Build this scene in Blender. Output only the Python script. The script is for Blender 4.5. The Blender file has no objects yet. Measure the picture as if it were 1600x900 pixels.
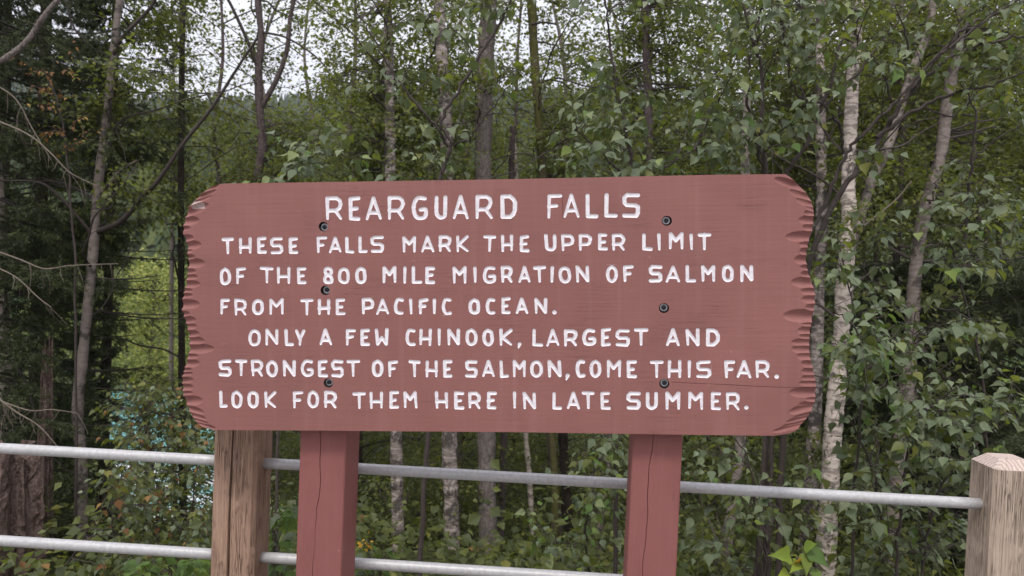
import bpy, math, random
import numpy as np
from mathutils import Vector, Matrix
from mathutils.geometry import delaunay_2d_cdt

SC = bpy.context.scene
COL = SC.collection
rng = np.random.default_rng(7)
random.seed(7)
R = math.radians

# ------------------------------------------------------------------ camera
F = 1155.0                                   # focal length in photo pixels (photo 1600 wide)
PITCH, ROLL = R(1.5), R(2.4)
fwd = np.array([0, math.cos(PITCH), -math.sin(PITCH)])
r0 = np.array([1.0, 0, 0]); u0 = np.array([0, math.sin(PITCH), math.cos(PITCH)])
CX = math.cos(ROLL) * r0 + math.sin(ROLL) * u0
CY = -math.sin(ROLL) * r0 + math.cos(ROLL) * u0
CAM = np.array([0, 0, 1.6])
cam_d = bpy.data.cameras.new("camera"); cam = bpy.data.objects.new("camera", cam_d); COL.objects.link(cam)
cam_d.sensor_width = 36; cam_d.lens = 36 * F / 1600; cam_d.clip_start = 0.05; cam_d.clip_end = 4000
M = Matrix.Identity(4)
for i in range(3):
    M[i][0], M[i][1], M[i][2], M[i][3] = CX[i], CY[i], -fwd[i], CAM[i]
cam.matrix_world = M
cam_d.dof.use_dof = True; cam_d.dof.focus_distance = 2.15; cam_d.dof.aperture_fstop = 6.5
SC.camera = cam

def ray(px, py):
    return fwd + CX * (px - 800) / F - CY * (py - 450) / F
def P(px, py, d):
    return CAM + ray(px, py) * d
def proj(p):
    q = np.asarray(p) - CAM
    d = q @ fwd
    return 800 + F * (q @ CX) / d, 450 - F * (q @ CY) / d, d

# ------------------------------------------------------------------ world, sun, exposure
SUN_EL, SUN_AZ = R(58), R(200)
w = bpy.data.worlds.new("World"); SC.world = w; w.use_nodes = True
nt = w.node_tree; nt.nodes.clear()
def wn(t, **k):
    n = nt.nodes.new(t)
    for a, b in k.items(): setattr(n, a, b)
    return n
sky = wn('ShaderNodeTexSky', sky_type='NISHITA', sun_disc=False)
sky.sun_elevation = SUN_EL; sky.sun_rotation = R(160); sky.air_density = 1.0; sky.dust_density = 3.0
hs = wn('ShaderNodeHueSaturation'); hs.inputs['Saturation'].default_value = 0.25
nt.links.new(sky.outputs[0], hs.inputs['Color'])
# a thin, even overcast veil over the sky
tc = wn('ShaderNodeTexCoord'); no = wn('ShaderNodeTexNoise'); no.inputs['Scale'].default_value = 2.2
no.inputs['Detail'].default_value = 4
nt.links.new(tc.outputs['Generated'], no.inputs['Vector'])
cr = wn('ShaderNodeValToRGB')
cr.color_ramp.elements[0].position = .3; cr.color_ramp.elements[0].color = (8.3, 8.5, 9.6, 1)
cr.color_ramp.elements[1].position = .7; cr.color_ramp.elements[1].color = (9.8, 9.8, 10.6, 1)
nt.links.new(no.outputs['Fac'], cr.inputs['Fac'])
mx = wn('ShaderNodeMixRGB'); mx.inputs['Fac'].default_value = .82
nt.links.new(hs.outputs[0], mx.inputs[1]); nt.links.new(cr.outputs[0], mx.inputs[2])
# an overcast sky is brightest overhead
sx = wn('ShaderNodeSeparateXYZ'); nt.links.new(tc.outputs['Generated'], sx.inputs[0])
mr = wn('ShaderNodeMapRange'); mr.inputs['From Min'].default_value = 0; mr.inputs['From Max'].default_value = 1
mr.inputs['To Min'].default_value = .74; mr.inputs['To Max'].default_value = 1.36
nt.links.new(sx.outputs['Z'], mr.inputs['Value'])
vm = wn('ShaderNodeVectorMath', operation='SCALE'); nt.links.new(mx.outputs[0], vm.inputs[0]); nt.links.new(mr.outputs[0], vm.inputs['Scale'])
bg = wn('ShaderNodeBackground'); bg.inputs['Strength'].default_value = 0.092
nt.links.new(vm.outputs[0], bg.inputs['Color'])
wo = wn('ShaderNodeOutputWorld'); nt.links.new(bg.outputs[0], wo.inputs['Surface'])
sd = bpy.data.lights.new("sun", 'SUN'); sd.energy = 1.5; sd.angle = R(12); sd.color = (1, .97, .92)
sun = bpy.data.objects.new("sun", sd); COL.objects.link(sun)
# direction towards the sun: behind the camera, high, a little to the left
sdir = Vector((-0.30 * math.cos(SUN_EL), -0.95 * math.cos(SUN_EL), math.sin(SUN_EL)))
sun.rotation_euler = sdir.to_track_quat('Z', 'Y').to_euler(); sun.location = (0, 0, 30)
SC.view_settings.view_transform = 'Standard'; SC.view_settings.look = 'None'
SC.view_settings.exposure = 0.62; SC.view_settings.gamma = 1.0; SC.view_settings.use_curve_mapping = False
SC.cycles.max_bounces = 7; SC.cycles.diffuse_bounces = 3; SC.cycles.transparent_max_bounces = 4
SC.cycles.transmission_bounces = 3

# ------------------------------------------------------------------ materials
class NT:
    def __init__(s, name):
        s.m = bpy.data.materials.new(name); s.m.use_nodes = True; s.t = s.m.node_tree; s.t.nodes.clear()
        s.out = s.t.nodes.new('ShaderNodeOutputMaterial')
    def n(s, t, ins=None, **k):
        n = s.t.nodes.new(t)
        for a, b in k.items(): setattr(n, a, b)
        if ins:
            for a, b in ins.items():
                if isinstance(b, bpy.types.NodeSocket): s.t.links.new(b, n.inputs[a])
                else: n.inputs[a].default_value = b
        return n
    def ramp(s, fac, stops, interp='LINEAR'):
        n = s.n('ShaderNodeValToRGB'); cr = n.color_ramp; cr.interpolation = interp
        while len(cr.elements) < len(stops): cr.elements.new(.5)
        for e, (p, c) in zip(cr.elements, stops):
            e.position = p; e.color = (*c, 1) if len(c) == 3 else c
        s.t.links.new(fac, n.inputs['Fac']); return n.outputs[0]
    def mix(s, f, a, b, mode='MIX'):
        n = s.n('ShaderNodeMixRGB', {'Fac': f, 'Color1': a, 'Color2': b}, blend_type=mode); return n.outputs[0]
    def math(s, op, a, b=0.0):
        n = s.n('ShaderNodeMath', {0: a, 1: b}, operation=op); return n.outputs[0]
    def coord(s, scale=(1, 1, 1), kind='Object', rot=(0, 0, 0)):
        c = s.n('ShaderNodeTexCoord'); mp = s.n('ShaderNodeMapping', {'Vector': c.outputs[kind], 'Scale': scale, 'Rotation': rot}); return mp.outputs[0]
    def noise(s, v, scale, detail=3, rough=.55, dist=0):
        return s.n('ShaderNodeTexNoise', {'Vector': v, 'Scale': scale, 'Detail': detail, 'Roughness': rough, 'Distortion': dist}).outputs['Fac']
    def bump(s, h, strength=.5, dist=.01, nrm=None):
        i = {'Height': h, 'Strength': strength, 'Distance': dist}
        if nrm is not None: i['Normal'] = nrm
        return s.n('ShaderNodeBump', i).outputs[0]
    def bsdf(s, col, rough=.6, nrm=None, spec=.5, metal=0.0):
        i = {'Base Color': col, 'Roughness': rough, 'Specular IOR Level': spec, 'Metallic': metal}
        if nrm is not None: i['Normal'] = nrm
        b = s.n('ShaderNodeBsdfPrincipled', i); s.t.links.new(b.outputs[0], s.out.inputs[0]); return b

def c4(r, g, b): return (r, g, b, 1)

def mat_red_paint(name, vertical, base=(.230, .095, .084)):
    t = NT(name)
    sc = (60, 60, 2.2) if vertical else (2.2, 60, 60)
    v = t.coord(sc); v1 = t.coord()
    g = t.noise(v, 1.6, 5, .6, .4); big = t.noise(v1, 2.2, 3); fine = t.noise(v1, 130, 3)
    brush = t.noise(t.coord((14, 14, 2.0) if vertical else (2.0, 14, 14)), 2.0, 4)
    a = tuple(x * .93 for x in base); b = tuple(min(1, x * 1.07) for x in base)
    col = t.ramp(big, [(.3, a), (.7, b)])
    col = t.mix(t.math('MULTIPLY', brush, .16), col, c4(base[0] * 1.3, base[1] * 1.42, base[2] * 1.45))
    sp = t.ramp(t.noise(v1, 34, 2), [(.735, (0, 0, 0)), (.755, (1, 1, 1))])
    col = t.mix(t.math('MULTIPLY', sp, .35), col, c4(.42, .22, .20))
    scratch = t.ramp(t.noise(t.coord((8, 8, 50) if not vertical else (50, 50, 8)), 2.3, 2), [(.77, (0, 0, 0)), (.79, (1, 1, 1))])
    col = t.mix(t.math('MULTIPLY', scratch, .25), col, c4(.15, .05, .05))
    line = t.ramp(t.noise(t.coord((150, 150, 3.5) if vertical else (3.5, 150, 150)), 1.0, 3, .5, .6), [(.485, (0, 0, 0)), (.5, (1, 1, 1)), (.515, (0, 0, 0))])
    msk = t.ramp(t.noise(v1, 6, 3), [(.5, (0, 0, 0)), (.62, (1, 1, 1))])
    line = t.math('MULTIPLY', line, msk)
    col = t.mix(t.math('MULTIPLY', line, .40), col, c4(base[0] * .5, base[1] * .45, base[2] * .45))
    drip = t.ramp(t.noise(t.coord((26, .9, 26) if not vertical else (30, 30, 1.2)), 1.3, 4, .6), [(.52, (0, 0, 0)), (.75, (1, 1, 1))])
    col = t.mix(t.math('MULTIPLY', drip, .28), col, c4(base[0] * 1.35, base[1] * 1.7, base[2] * 1.75))
    dirt = t.ramp(t.noise(v1, 3.1, 6, .7), [(.45, (0, 0, 0)), (.8, (1, 1, 1))])
    col = t.mix(t.math('MULTIPLY', dirt, .30), col, c4(base[0] * .62, base[1] * .62, base[2] * .6))
    pit = t.ramp(t.n('ShaderNodeTexVoronoi', {'Vector': v1, 'Scale': 13.0, 'Randomness': 1.0}).outputs['Distance'], [(.020, (1, 1, 1)), (.034, (0, 0, 0))])
    pmask = t.ramp(t.noise(v1, 4.3, 2), [(.52, (0, 0, 0)), (.56, (1, 1, 1))])
    col = t.mix(t.math('MULTIPLY', t.math('MULTIPLY', pit, pmask), .85), col, c4(.05, .02, .018))
    if vertical:
        vo = t.n('ShaderNodeTexVoronoi', {'Vector': t.coord((5, 5, 2.4)), 'Scale': 1.0}).outputs['Distance']
        kn = t.math('SINE', t.math('MULTIPLY', vo, 120.0)); km = t.ramp(vo, [(.05, (1, 1, 1)), (.22, (0, 0, 0))]); kb = t.math('MULTIPLY', kn, km)
    h = t.math('ADD', t.math('MULTIPLY', g, .8), t.math('MULTIPLY', fine, .25))
    h = t.math('SUBTRACT', h, t.math('MULTIPLY', line, .8))
    if vertical: h = t.math('ADD', h, t.math('MULTIPLY', kb, .25))
    t.bsdf(col, .62, t.bump(h, .5, .0016 if not vertical else .0026), spec=.3)
    return t.m

def mat_wood(name, a, b, grain=.003):
    t = NT(name); v = t.coord((55, 55, 1.6)); v1 = t.coord()
    g = t.noise(v, 2.2, 6, .65, .6); fine = t.noise(t.coord((260, 260, 9)), 1.5, 4, .7); big = t.noise(v1, 5, 3)
    wv = t.n('ShaderNodeTexWave', {'Vector': t.coord((1, 1, .07)), 'Scale': 26.0, 'Distortion': 5.0, 'Detail': 3.0, 'Detail Scale': 1.6}, wave_type='BANDS', bands_direction='X').outputs['Fac']
    col = t.ramp(g, [(.28, tuple(x * .55 for x in a)), (.5, a), (.75, b)])
    col = t.mix(t.math('MULTIPLY', wv, .35), col, c4(*(x * .62 for x in a)))
    col = t.mix(t.math('MULTIPLY', t.ramp(fine, [(.42, (1, 1, 1)), (.5, (0, 0, 0))]), .45), col, c4(*(x * .42 for x in a)))
    col = t.mix(t.math('MULTIPLY', big, .3), col, c4(*(min(1, x * 1.25) for x in b)))
    # knots
    vo = t.n('ShaderNodeTexVoronoi', {'Vector': t.coord((7, 7, 2.6)), 'Scale': 1.0}).outputs['Distance']
    kn = t.ramp(vo, [(.035, (1, 1, 1)), (.075, (.5, .5, .5)), (.12, (0, 0, 0))])
    col = t.mix(t.math('MULTIPLY', kn, .75), col, c4(.07, .035, .022))
    h = t.math('ADD', t.math('MULTIPLY', g, .7), t.math('MULTIPLY', fine, .6))
    hair = t.ramp(t.noise(t.coord((210, 210, 5)), 1.0, 3, .5, .4), [(.47, (0, 0, 0)), (.5, (1, 1, 1)), (.53, (0, 0, 0))])
    hm = t.ramp(t.noise(v1, 9, 3), [(.42, (0, 0, 0)), (.6, (1, 1, 1))]); hair = t.math('MULTIPLY', hair, hm)
    col = t.mix(t.math('MULTIPLY', hair, .7), col, c4(*(x * .25 for x in a)))
    h = t.math('SUBTRACT', h, hair)
    t.bsdf(col, .85, t.bump(h, 1.0, grain * 1.5), spec=.15)
    return t.m

def mat_endgrain(name):
    t = NT(name); v = t.coord()
    wv = t.n('ShaderNodeTexWave', {'Vector': v, 'Scale': 24.0, 'Distortion': 3.5, 'Detail': 3.0, 'Detail Scale': 2.0}, wave_type='RINGS', rings_direction='Z').outputs['Fac']
    n = t.noise(v, 160, 4)
    col = t.ramp(wv, [(.2, (.42, .33, .28)), (.8, (.58, .48, .43))])
    col = t.mix(t.math('MULTIPLY', n, .35), col, c4(.24, .17, .14))
    t.bsdf(col, .9, t.bump(t.math('ADD', wv, n), .8, .0015), spec=.1)
    return t.m

def mat_galv():
    t = NT('galvanised_steel'); v = t.coord()
    vo = t.n('ShaderNodeTexVoronoi', {'Vector': v, 'Scale': 110.0}).outputs['Color']
    g = t.n('ShaderNodeRGBToBW', {'Color': vo}).outputs[0]
    n = t.noise(t.coord((3, 40, 40)), 3, 5)
    col = t.ramp(g, [(0, (.36, .35, .35)), (1, (.47, .46, .46))])
    col = t.mix(t.math('MULTIPLY', t.ramp(n, [(.45, (0, 0, 0)), (.7, (1, 1, 1))]), .4), col, c4(.34, .33, .33))
    t.bsdf(col, .48, t.bump(t.noise(v, 220, 3), .25, .0008), metal=.2, spec=.5)
    return t.m

def mat_simple(name, col, rough=.6, metal=0., spec=.4, nscale=60, var=.25, bump=.3, bd=.002):
    t = NT(name); v = t.coord(); n = t.noise(v, nscale, 4)
    c = t.ramp(n, [(.3, tuple(x * (1 - var) for x in col)), (.7, tuple(min(1, x * (1 + var)) for x in col))])
    t.bsdf(c, rough, t.bump(n, bump, bd), metal=metal, spec=spec)
    return t.m

def mat_birch(name, pale=(.52, .46, .42), amount=.45):
    t = NT(name); v = t.coord((1, 1, 1))
    n1 = t.noise(t.coord((9, 9, 34)), 1.0, 5, .65, .3)          # horizontal lenticels
    n2 = t.noise(v, 5.5, 5, .7, .4)                              # black patches
    n3 = t.noise(v, 60, 4)
    col = t.ramp(n3, [(.3, tuple(x * .82 for x in pale)), (.7, pale)])
    lo = .60 - amount * .16
    col = t.mix(t.math('MULTIPLY', t.ramp(n1, [(lo, (0, 0, 0)), (lo + .06, (1, 1, 1))]), .75), col, c4(.15, .12, .10))
    lo = .66 - amount * .2
    col = t.mix(t.ramp(n2, [(lo, (0, 0, 0)), (lo + .07, (.9, .9, .9))]), col, c4(.05, .042, .036))
    h = t.math('ADD', t.math('MULTIPLY', n2, 1.0), t.math('MULTIPLY', n1, -.5))
    t.bsdf(col, .7, t.bump(h, .7, .012), spec=.25)
    return t.m

def mat_bark(name, a, b, moss=0.0, sc=1.0):
    t = NT(name)
    n = t.noise(t.coord((26 * sc, 26 * sc, 7 * sc)), 1.4, 6, .7, .5); n2 = t.noise(t.coord(), 75 * sc, 4)
    col = t.ramp(n, [(.33, a), (.62, b)])
    col = t.mix(t.math('MULTIPLY', t.ramp(n2, [(.5, (0, 0, 0)), (.62, (1, 1, 1))]), .55), col, c4(*(min(1, x * 1.5) for x in b)))
    if moss:
        n4 = t.noise(t.coord(), 4, 4)
        col = t.mix(t.math('MULTIPLY', t.ramp(n4, [(.4, (0, 0, 0)), (.6, (1, 1, 1))]), moss), col, c4(.085, .085, .025))
    t.bsdf(col, .9, t.bump(t.math('ADD', n, t.math('MULTIPLY', n2, .4)), 1.0, .02), spec=.1)
    return t.m

def mat_leaf(name, stops, rough=.45, spec=.5, transl=.35, tcol=(.22, .30, .04), veins=False):
    t = NT(name)
    at = t.n('ShaderNodeAttribute', attribute_name='tint', attribute_type='GEOMETRY').outputs['Fac']
    oi = t.n('ShaderNodeObjectInfo').outputs['Random']
    f = t.math('FRACT', t.math('ADD', at, oi))
    col = t.ramp(f, stops)
    nrm = None
    if veins:
        n = t.noise(t.coord(), 60, 3)
        col = t.mix(t.math('MULTIPLY', n, .35), col, c4(*(x * .6 for x in stops[0][1])))
        nrm = t.bump(n, .5, .004)
    i = {'Base Color': col, 'Roughness': rough, 'Specular IOR Level': spec}
    if nrm is not None: i['Normal'] = nrm
    b = t.n('ShaderNodeBsdfPrincipled', i)
    tcc = t.mix(.5, col, c4(*tcol))
    tr = t.n('ShaderNodeBsdfTranslucent', {'Color': tcc})
    ms = t.n('ShaderNodeMixShader', {'Fac': transl, 1: b.outputs[0], 2: tr.outputs[0]})
    t.t.links.new(ms.outputs[0], t.out.inputs[0])
    return t.m

MT = {}
MT['board'] = mat_red_paint('red_brown_paint_board', False)
MT['post_red'] = mat_red_paint('red_brown_paint_post', True, (.226, .083, .075))
def mat_letter():
    t = NT('white_letter_paint'); v = t.coord()
    n = t.noise(v, 70, 5, .7); n2 = t.noise(v, 240, 3); br = t.noise(t.coord((40, 160, 40)), 1.2, 3)
    col = t.ramp(n, [(.30, (.60, .55, .57)), (.55, (.74, .70, .73))])
    col = t.mix(t.math('MULTIPLY', t.ramp(n2, [(.60, (0, 0, 0)), (.72, (1, 1, 1))]), .5), col, c4(.42, .30, .30))
    chip = t.ramp(t.noise(v, 22, 4, .6), [(.72, (0, 0, 0)), (.75, (1, 1, 1))])
    col = t.mix(t.math('MULTIPLY', chip, .75), col, c4(.24, .10, .09))
    t.bsdf(col, .6, t.bump(t.math('ADD', n, br), .8, .0012), spec=.3)
    return t.m
MT['letter'] = mat_letter()
MT['scrape'] = mat_simple('scraped_wood', (.42, .33, .31), .7, nscale=120, var=.3)
MT['wood_brown'] = mat_wood('weathered_brown_wood', (.33, .205, .145), (.48, .33, .245))
MT['wood_grey'] = mat_wood('weathered_pale_wood', (.42, .32, .245), (.56, .455, .37))
MT['endgrain'] = mat_endgrain('post_end_grain')
MT['galv'] = mat_galv()
MT['bolt'] = mat_simple('dark_bolt_steel', (.045, .045, .05), .4, .8, nscale=300)
MT['washer'] = mat_simple('grey_washer_steel', (.55, .55, .57), .4, .3, nscale=300)
MT['dirt'] = mat_simple('dark_hole_wood', (.05, .03, .025), .9)
MT['birch'] = mat_birch('white_birch_bark', (.52, .44, .38), .6)
MT['birch_mot'] = mat_birch('mottled_birch_bark', (.42, .35, .32), .85)
MT['birch_grey'] = mat_birch('greyish_birch_bark', (.22, .18, .16), .75)
MT['bark_grey'] = mat_bark('grey_flecked_bark', (.075, .06, .052), (.20, .17, .155))
MT['bark_dark'] = mat_bark('dark_bark', (.018, .014, .011), (.05, .04, .033))
MT['bark_purple'] = mat_bark('purplish_bark', (.06, .045, .042), (.13, .10, .10))
MT['bark_moss'] = mat_bark('mossy_bark', (.05, .045, .02), (.12, .10, .06), .8)
MT['stump'] = mat_bark('decayed_red_wood', (.045, .028, .022), (.17, .120, .104), 0, .8)
MT['twig'] = mat_simple('dark_twig', (.050, .038, .033), .85, nscale=40)
MT['twig_pale'] = mat_simple('pale_dead_twig', (.15, .12, .095), .85, nscale=40)
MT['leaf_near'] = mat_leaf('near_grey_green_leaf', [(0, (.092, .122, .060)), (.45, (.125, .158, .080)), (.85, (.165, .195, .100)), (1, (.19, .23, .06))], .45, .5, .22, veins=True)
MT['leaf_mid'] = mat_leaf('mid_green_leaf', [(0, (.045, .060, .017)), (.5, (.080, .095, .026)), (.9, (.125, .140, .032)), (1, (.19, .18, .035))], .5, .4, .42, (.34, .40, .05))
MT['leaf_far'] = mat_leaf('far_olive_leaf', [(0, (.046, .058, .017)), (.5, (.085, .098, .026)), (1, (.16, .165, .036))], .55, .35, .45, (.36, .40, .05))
MT['leaf_bright'] = mat_leaf('bright_green_leaf', [(0, (.09, .16, .035)), (.6, (.13, .22, .05)), (1, (.22, .28, .05))], .45, .4, .4, veins=True)
MT['leaf_yellow'] = mat_leaf('yellowing_leaf', [(0, (.35, .38, .03)), (.5, (.18, .30, .05)), (1, (.45, .42, .06))], .5, .4, .35, (.4, .4, .04), veins=True)
MT['leaf_bank'] = mat_leaf('pale_yellow_green_leaf', [(0, (.20, .24, .06)), (.5, (.31, .34, .09)), (1, (.46, .44, .12))], .6, .3, .4)
MT['leaf_brown'] = mat_leaf('withered_brown_leaf', [(0, (.14, .065, .03)), (.6, (.22, .12, .05)), (1, (.30, .20, .06))], .7, .2, .3, (.3, .15, .04))
MT['petal'] = mat_leaf('orange_yellow_petal', [(0, (.6, .28, .02)), (1, (.75, .50, .05))], .5, .3, .3, (.7, .4, .04))
MT['needle'] = mat_leaf('spruce_needle', [(0, (.028, .036, .014)), (.5, (.045, .058, .022)), (1, (.075, .088, .030))], .55, .3, .15, (.06, .09, .02))
MT['needle_r'] = mat_leaf('spruce_needle_grey_green', [(0, (.040, .052, .024)), (.5, (.065, .080, .036)), (1, (.09, .108, .045))], .55, .3, .15, (.06, .09, .02))
MT['conifer_far'] = mat_leaf('far_conifer', [(0, (.040, .055, .028)), (.6, (.068, .088, .038)), (1, (.13, .15, .05))], .8, .1, .1)

# ------------------------------------------------------------------ mesh helpers
class Buf:
    """collects triangles, builds ONE mesh object"""
    def __init__(s): s.v = []; s.f = []; s.m = []; s.t = []; s.n = 0
    def add(s, V, Fc, mi=0, tint=None):
        V = np.asarray(V, float); Fc = np.asarray(Fc, int)
        if len(Fc) == 0: return
        s.v.append(V); s.f.append(Fc + s.n); s.n += len(V)
        s.m.append(np.full(len(Fc), mi) if np.isscalar(mi) else mi)
        s.t.append(np.zeros(len(Fc)) if tint is None else tint)
    def mesh(s, name, mats, base=(0, 0, 0), smooth=False):
        V = np.concatenate(s.v) - np.asarray(base); Fc = np.concatenate(s.f)
        me = bpy.data.meshes.new(name)
        me.vertices.add(len(V)); me.vertices.foreach_set('co', V.astype(np.float32).ravel())
        me.loops.add(Fc.size); me.loops.foreach_set('vertex_index', Fc.astype(np.int32).ravel())
        me.polygons.add(len(Fc)); me.polygons.foreach_set('loop_start', np.arange(0, Fc.size, 3, dtype=np.int32))
        me.polygons.foreach_set('material_index', np.concatenate(s.m).astype(np.int32))
        me.polygons.foreach_set('use_smooth', np.full(len(Fc), bool(smooth)))
        a = me.attributes.new('tint', 'FLOAT', 'FACE'); a.data.foreach_set('value', np.concatenate(s.t).astype(np.float32))
        for m in (mats if isinstance(mats, (list, tuple)) else [mats]): me.materials.append(m)
        me.update(calc_edges=True)
        return me
    def obj(s, name, mats, parent=None, base=(0, 0, 0), smooth=False, **props):
        o = bpy.data.objects.new(name, s.mesh(name, mats, base, smooth)); COL.objects.link(o)
        if parent is not None: o.parent = parent
        else: o.location = base
        for k, v in props.items(): o[k] = v
        return o

def thing(name, label, cat, loc, group=None, rot=None):
    o = bpy.data.objects.new(name, None); COL.objects.link(o); o.location = loc
    o.empty_display_size = .1
    if rot is not None: o.matrix_world = rot
    o['label'] = label; o['category'] = cat
    if group: o['group'] = group
    return o

def nrmz(a): 
    a = np.asarray(a, float); return a / np.maximum(np.linalg.norm(a, axis=-1, keepdims=True), 1e-9)

def tube(buf, pts, rad, sides=5, mi=0, cap=False, wob=0.0):
    pts = np.asarray(pts, float); n = len(pts)
    rad = np.broadcast_to(np.asarray(rad, float), (n,)) if np.ndim(rad) == 0 else np.asarray(rad, float)
    t = np.gradient(pts, axis=0); t = nrmz(t)
    ref = np.array([0.0, 0, 1]) if abs(t[:, 2]).mean() < .8 else np.array([1.0, 0, 0])
    a = nrmz(np.cross(t, ref)); b = np.cross(t, a)
    ang = np.arange(sides) * 2 * math.pi / sides
    rr = rad[:, None] * (1 + (wob * rng.standard_normal((n, sides)) if wob else 0))
    V = pts[:, None, :] + rr[..., None] * (a[:, None] * np.cos(ang)[None, :, None] + b[:, None] * np.sin(ang)[None, :, None])
    V = V.reshape(-1, 3)
    i = np.arange(n - 1)[:, None] * sides; j = np.arange(sides)[None]; k = (j + 1) % sides
    A = (i + j).ravel(); B = (i + k).ravel(); Cc = (i + sides + k).ravel(); D = (i + sides + j).ravel()
    Fc = np.concatenate([np.stack([A, B, Cc], 1), np.stack([A, Cc, D], 1)])
    if cap:
        m = len(V); V = np.concatenate([V, pts[:1], pts[-1:]])
        e = (n - 1) * sides
        Fc = np.concatenate([Fc, np.stack([np.full(sides, m), k[0], j[0]], 1), np.stack([np.full(sides, m + 1), e + j[0], e + k[0]], 1)])
    buf.add(V, Fc, mi)

def smooth_poly(pts, n=None, seg=6):
    """Catmull-Rom through pts"""
    p = np.asarray(pts, float)
    if len(p) < 3: 
        tt = np.linspace(0, 1, max(seg, 2))[:, None]; return p[0] * (1 - tt) + p[-1] * tt
    q = np.concatenate([[2 * p[0] - p[1]], p, [2 * p[-1] - p[-2]]]); out = []
    for i in range(1, len(q) - 2):
        t = np.linspace(0, 1, seg, endpoint=False)[:, None]
        a, b, c, d = q[i - 1], q[i], q[i + 1], q[i + 2]
        out.append(.5 * (2 * b + (c - a) * t + (2 * a - 5 * b + 4 * c - d) * t ** 2 + (3 * b - a - 3 * c + d) * t ** 3))
    out.append(p[-1:]); return np.concatenate(out)

def box(buf, x0, x1, y0, y1, z0, z1, mi=0):
    V = [(x0, y0, z0), (x1, y0, z0), (x1, y1, z0), (x0, y1, z0), (x0, y0, z1), (x1, y0, z1), (x1, y1, z1), (x0, y1, z1)]
    Fc = [(0, 2, 1), (0, 3, 2), (4, 5, 6), (4, 6, 7), (0, 1, 5), (0, 5, 4), (1, 2, 6), (1, 6, 5), (2, 3, 7), (2, 7, 6), (3, 0, 4), (3, 4, 7)]
    buf.add(V, Fc, mi)

def gz(x, y):
    """height of the ground"""
    x = np.asarray(x, float); y = np.asarray(y, float)
    ra = x / np.maximum(y, 1.0)                           # a gully runs down to the river at the left, benches stand either side
    gul = np.clip(1 - np.abs(ra + .455) / .12, 0, 1); gul = np.clip(gul * 1.8, 0, 1); gul = gul * gul * (3 - 2 * gul)
    zb = -.30 * np.clip(y - 3.0, 0, 9) - .05 * np.clip(y - 12, 0, 400)
    z = np.where(y < 3.0, 0.0, gul * -.36 * (y - 3.0) + (1 - gul) * zb)
    drop = np.clip((y - 36) / 10, 0, 1); z = z * (1 - drop) + np.minimum(z, -16.92) * drop
    z = np.where(y > 50, -16.92, z)
    bump_ = .18 * np.sin(x * .9 + y * .5) * np.clip((y - 3.2) / 3, 0, 1) + .10 * np.sin(x * 2.3 - y * 1.7) * np.clip((y - 3.2) / 3, 0, 1)
    far = np.where(y > 86, -16.9 + (y - 86) * .27 + np.clip(y - 86, 0, 80) * .06, z)
    far = np.where(y > 86, far + np.clip((y - 100) / 60, 0, 1) * (9 * np.sin(x * .013 + 1.3) + 5 * np.sin(y * .02 + x * .021)), far)
    return np.where(y > 86, far, z + bump_)

# ------------------------------------------------------------------ the sign
h_c = nrmz([12600 / 12653., 75 / 12653., 1155 / 12653.])               # board's long edge in camera axes
bx = h_c[0] * CX + h_c[1] * CY - h_c[2] * fwd
bx = nrmz(bx); UP = np.array([0, 0, 1.0])
bn = nrmz(np.cross(bx, UP)); bv = np.cross(bn, bx)
BO = P(780, 478, 2.08)
def uv(px, py):
    r = ray(px, py); t = ((BO - CAM) @ bn) / (r @ bn); p = CAM + r * t - BO
    return np.array([p @ bx, p @ bv])
PXM = np.linalg.norm(uv(781, 478) - uv(780, 478))                         # metres per pixel on the board

THK = .048
SIGN_BASE = BO - np.array([0, 0, BO[2]]) - bn * .1
sign = thing('information_sign', 'red-brown routed wooden sign board with white lettering on two painted posts', 'sign', SIGN_BASE)
BM = Matrix(((bx[0], bv[0], bn[0], BO[0]), (bx[1], bv[1], bn[1], BO[1]), (bx[2], bv[2], bn[2], BO[2]), (0, 0, 0, 1)))
LOCB = Matrix.Translation(-Vector(SIGN_BASE)) @ BM

def sobj(buf, name, mats, parent, smooth=False, **props):
    """object in board coordinates"""
    o = buf.obj(name, mats, parent, smooth=smooth, **props)
    o.matrix_basis = LOCB if parent is sign else Matrix.Identity(4)
    return o

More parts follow.
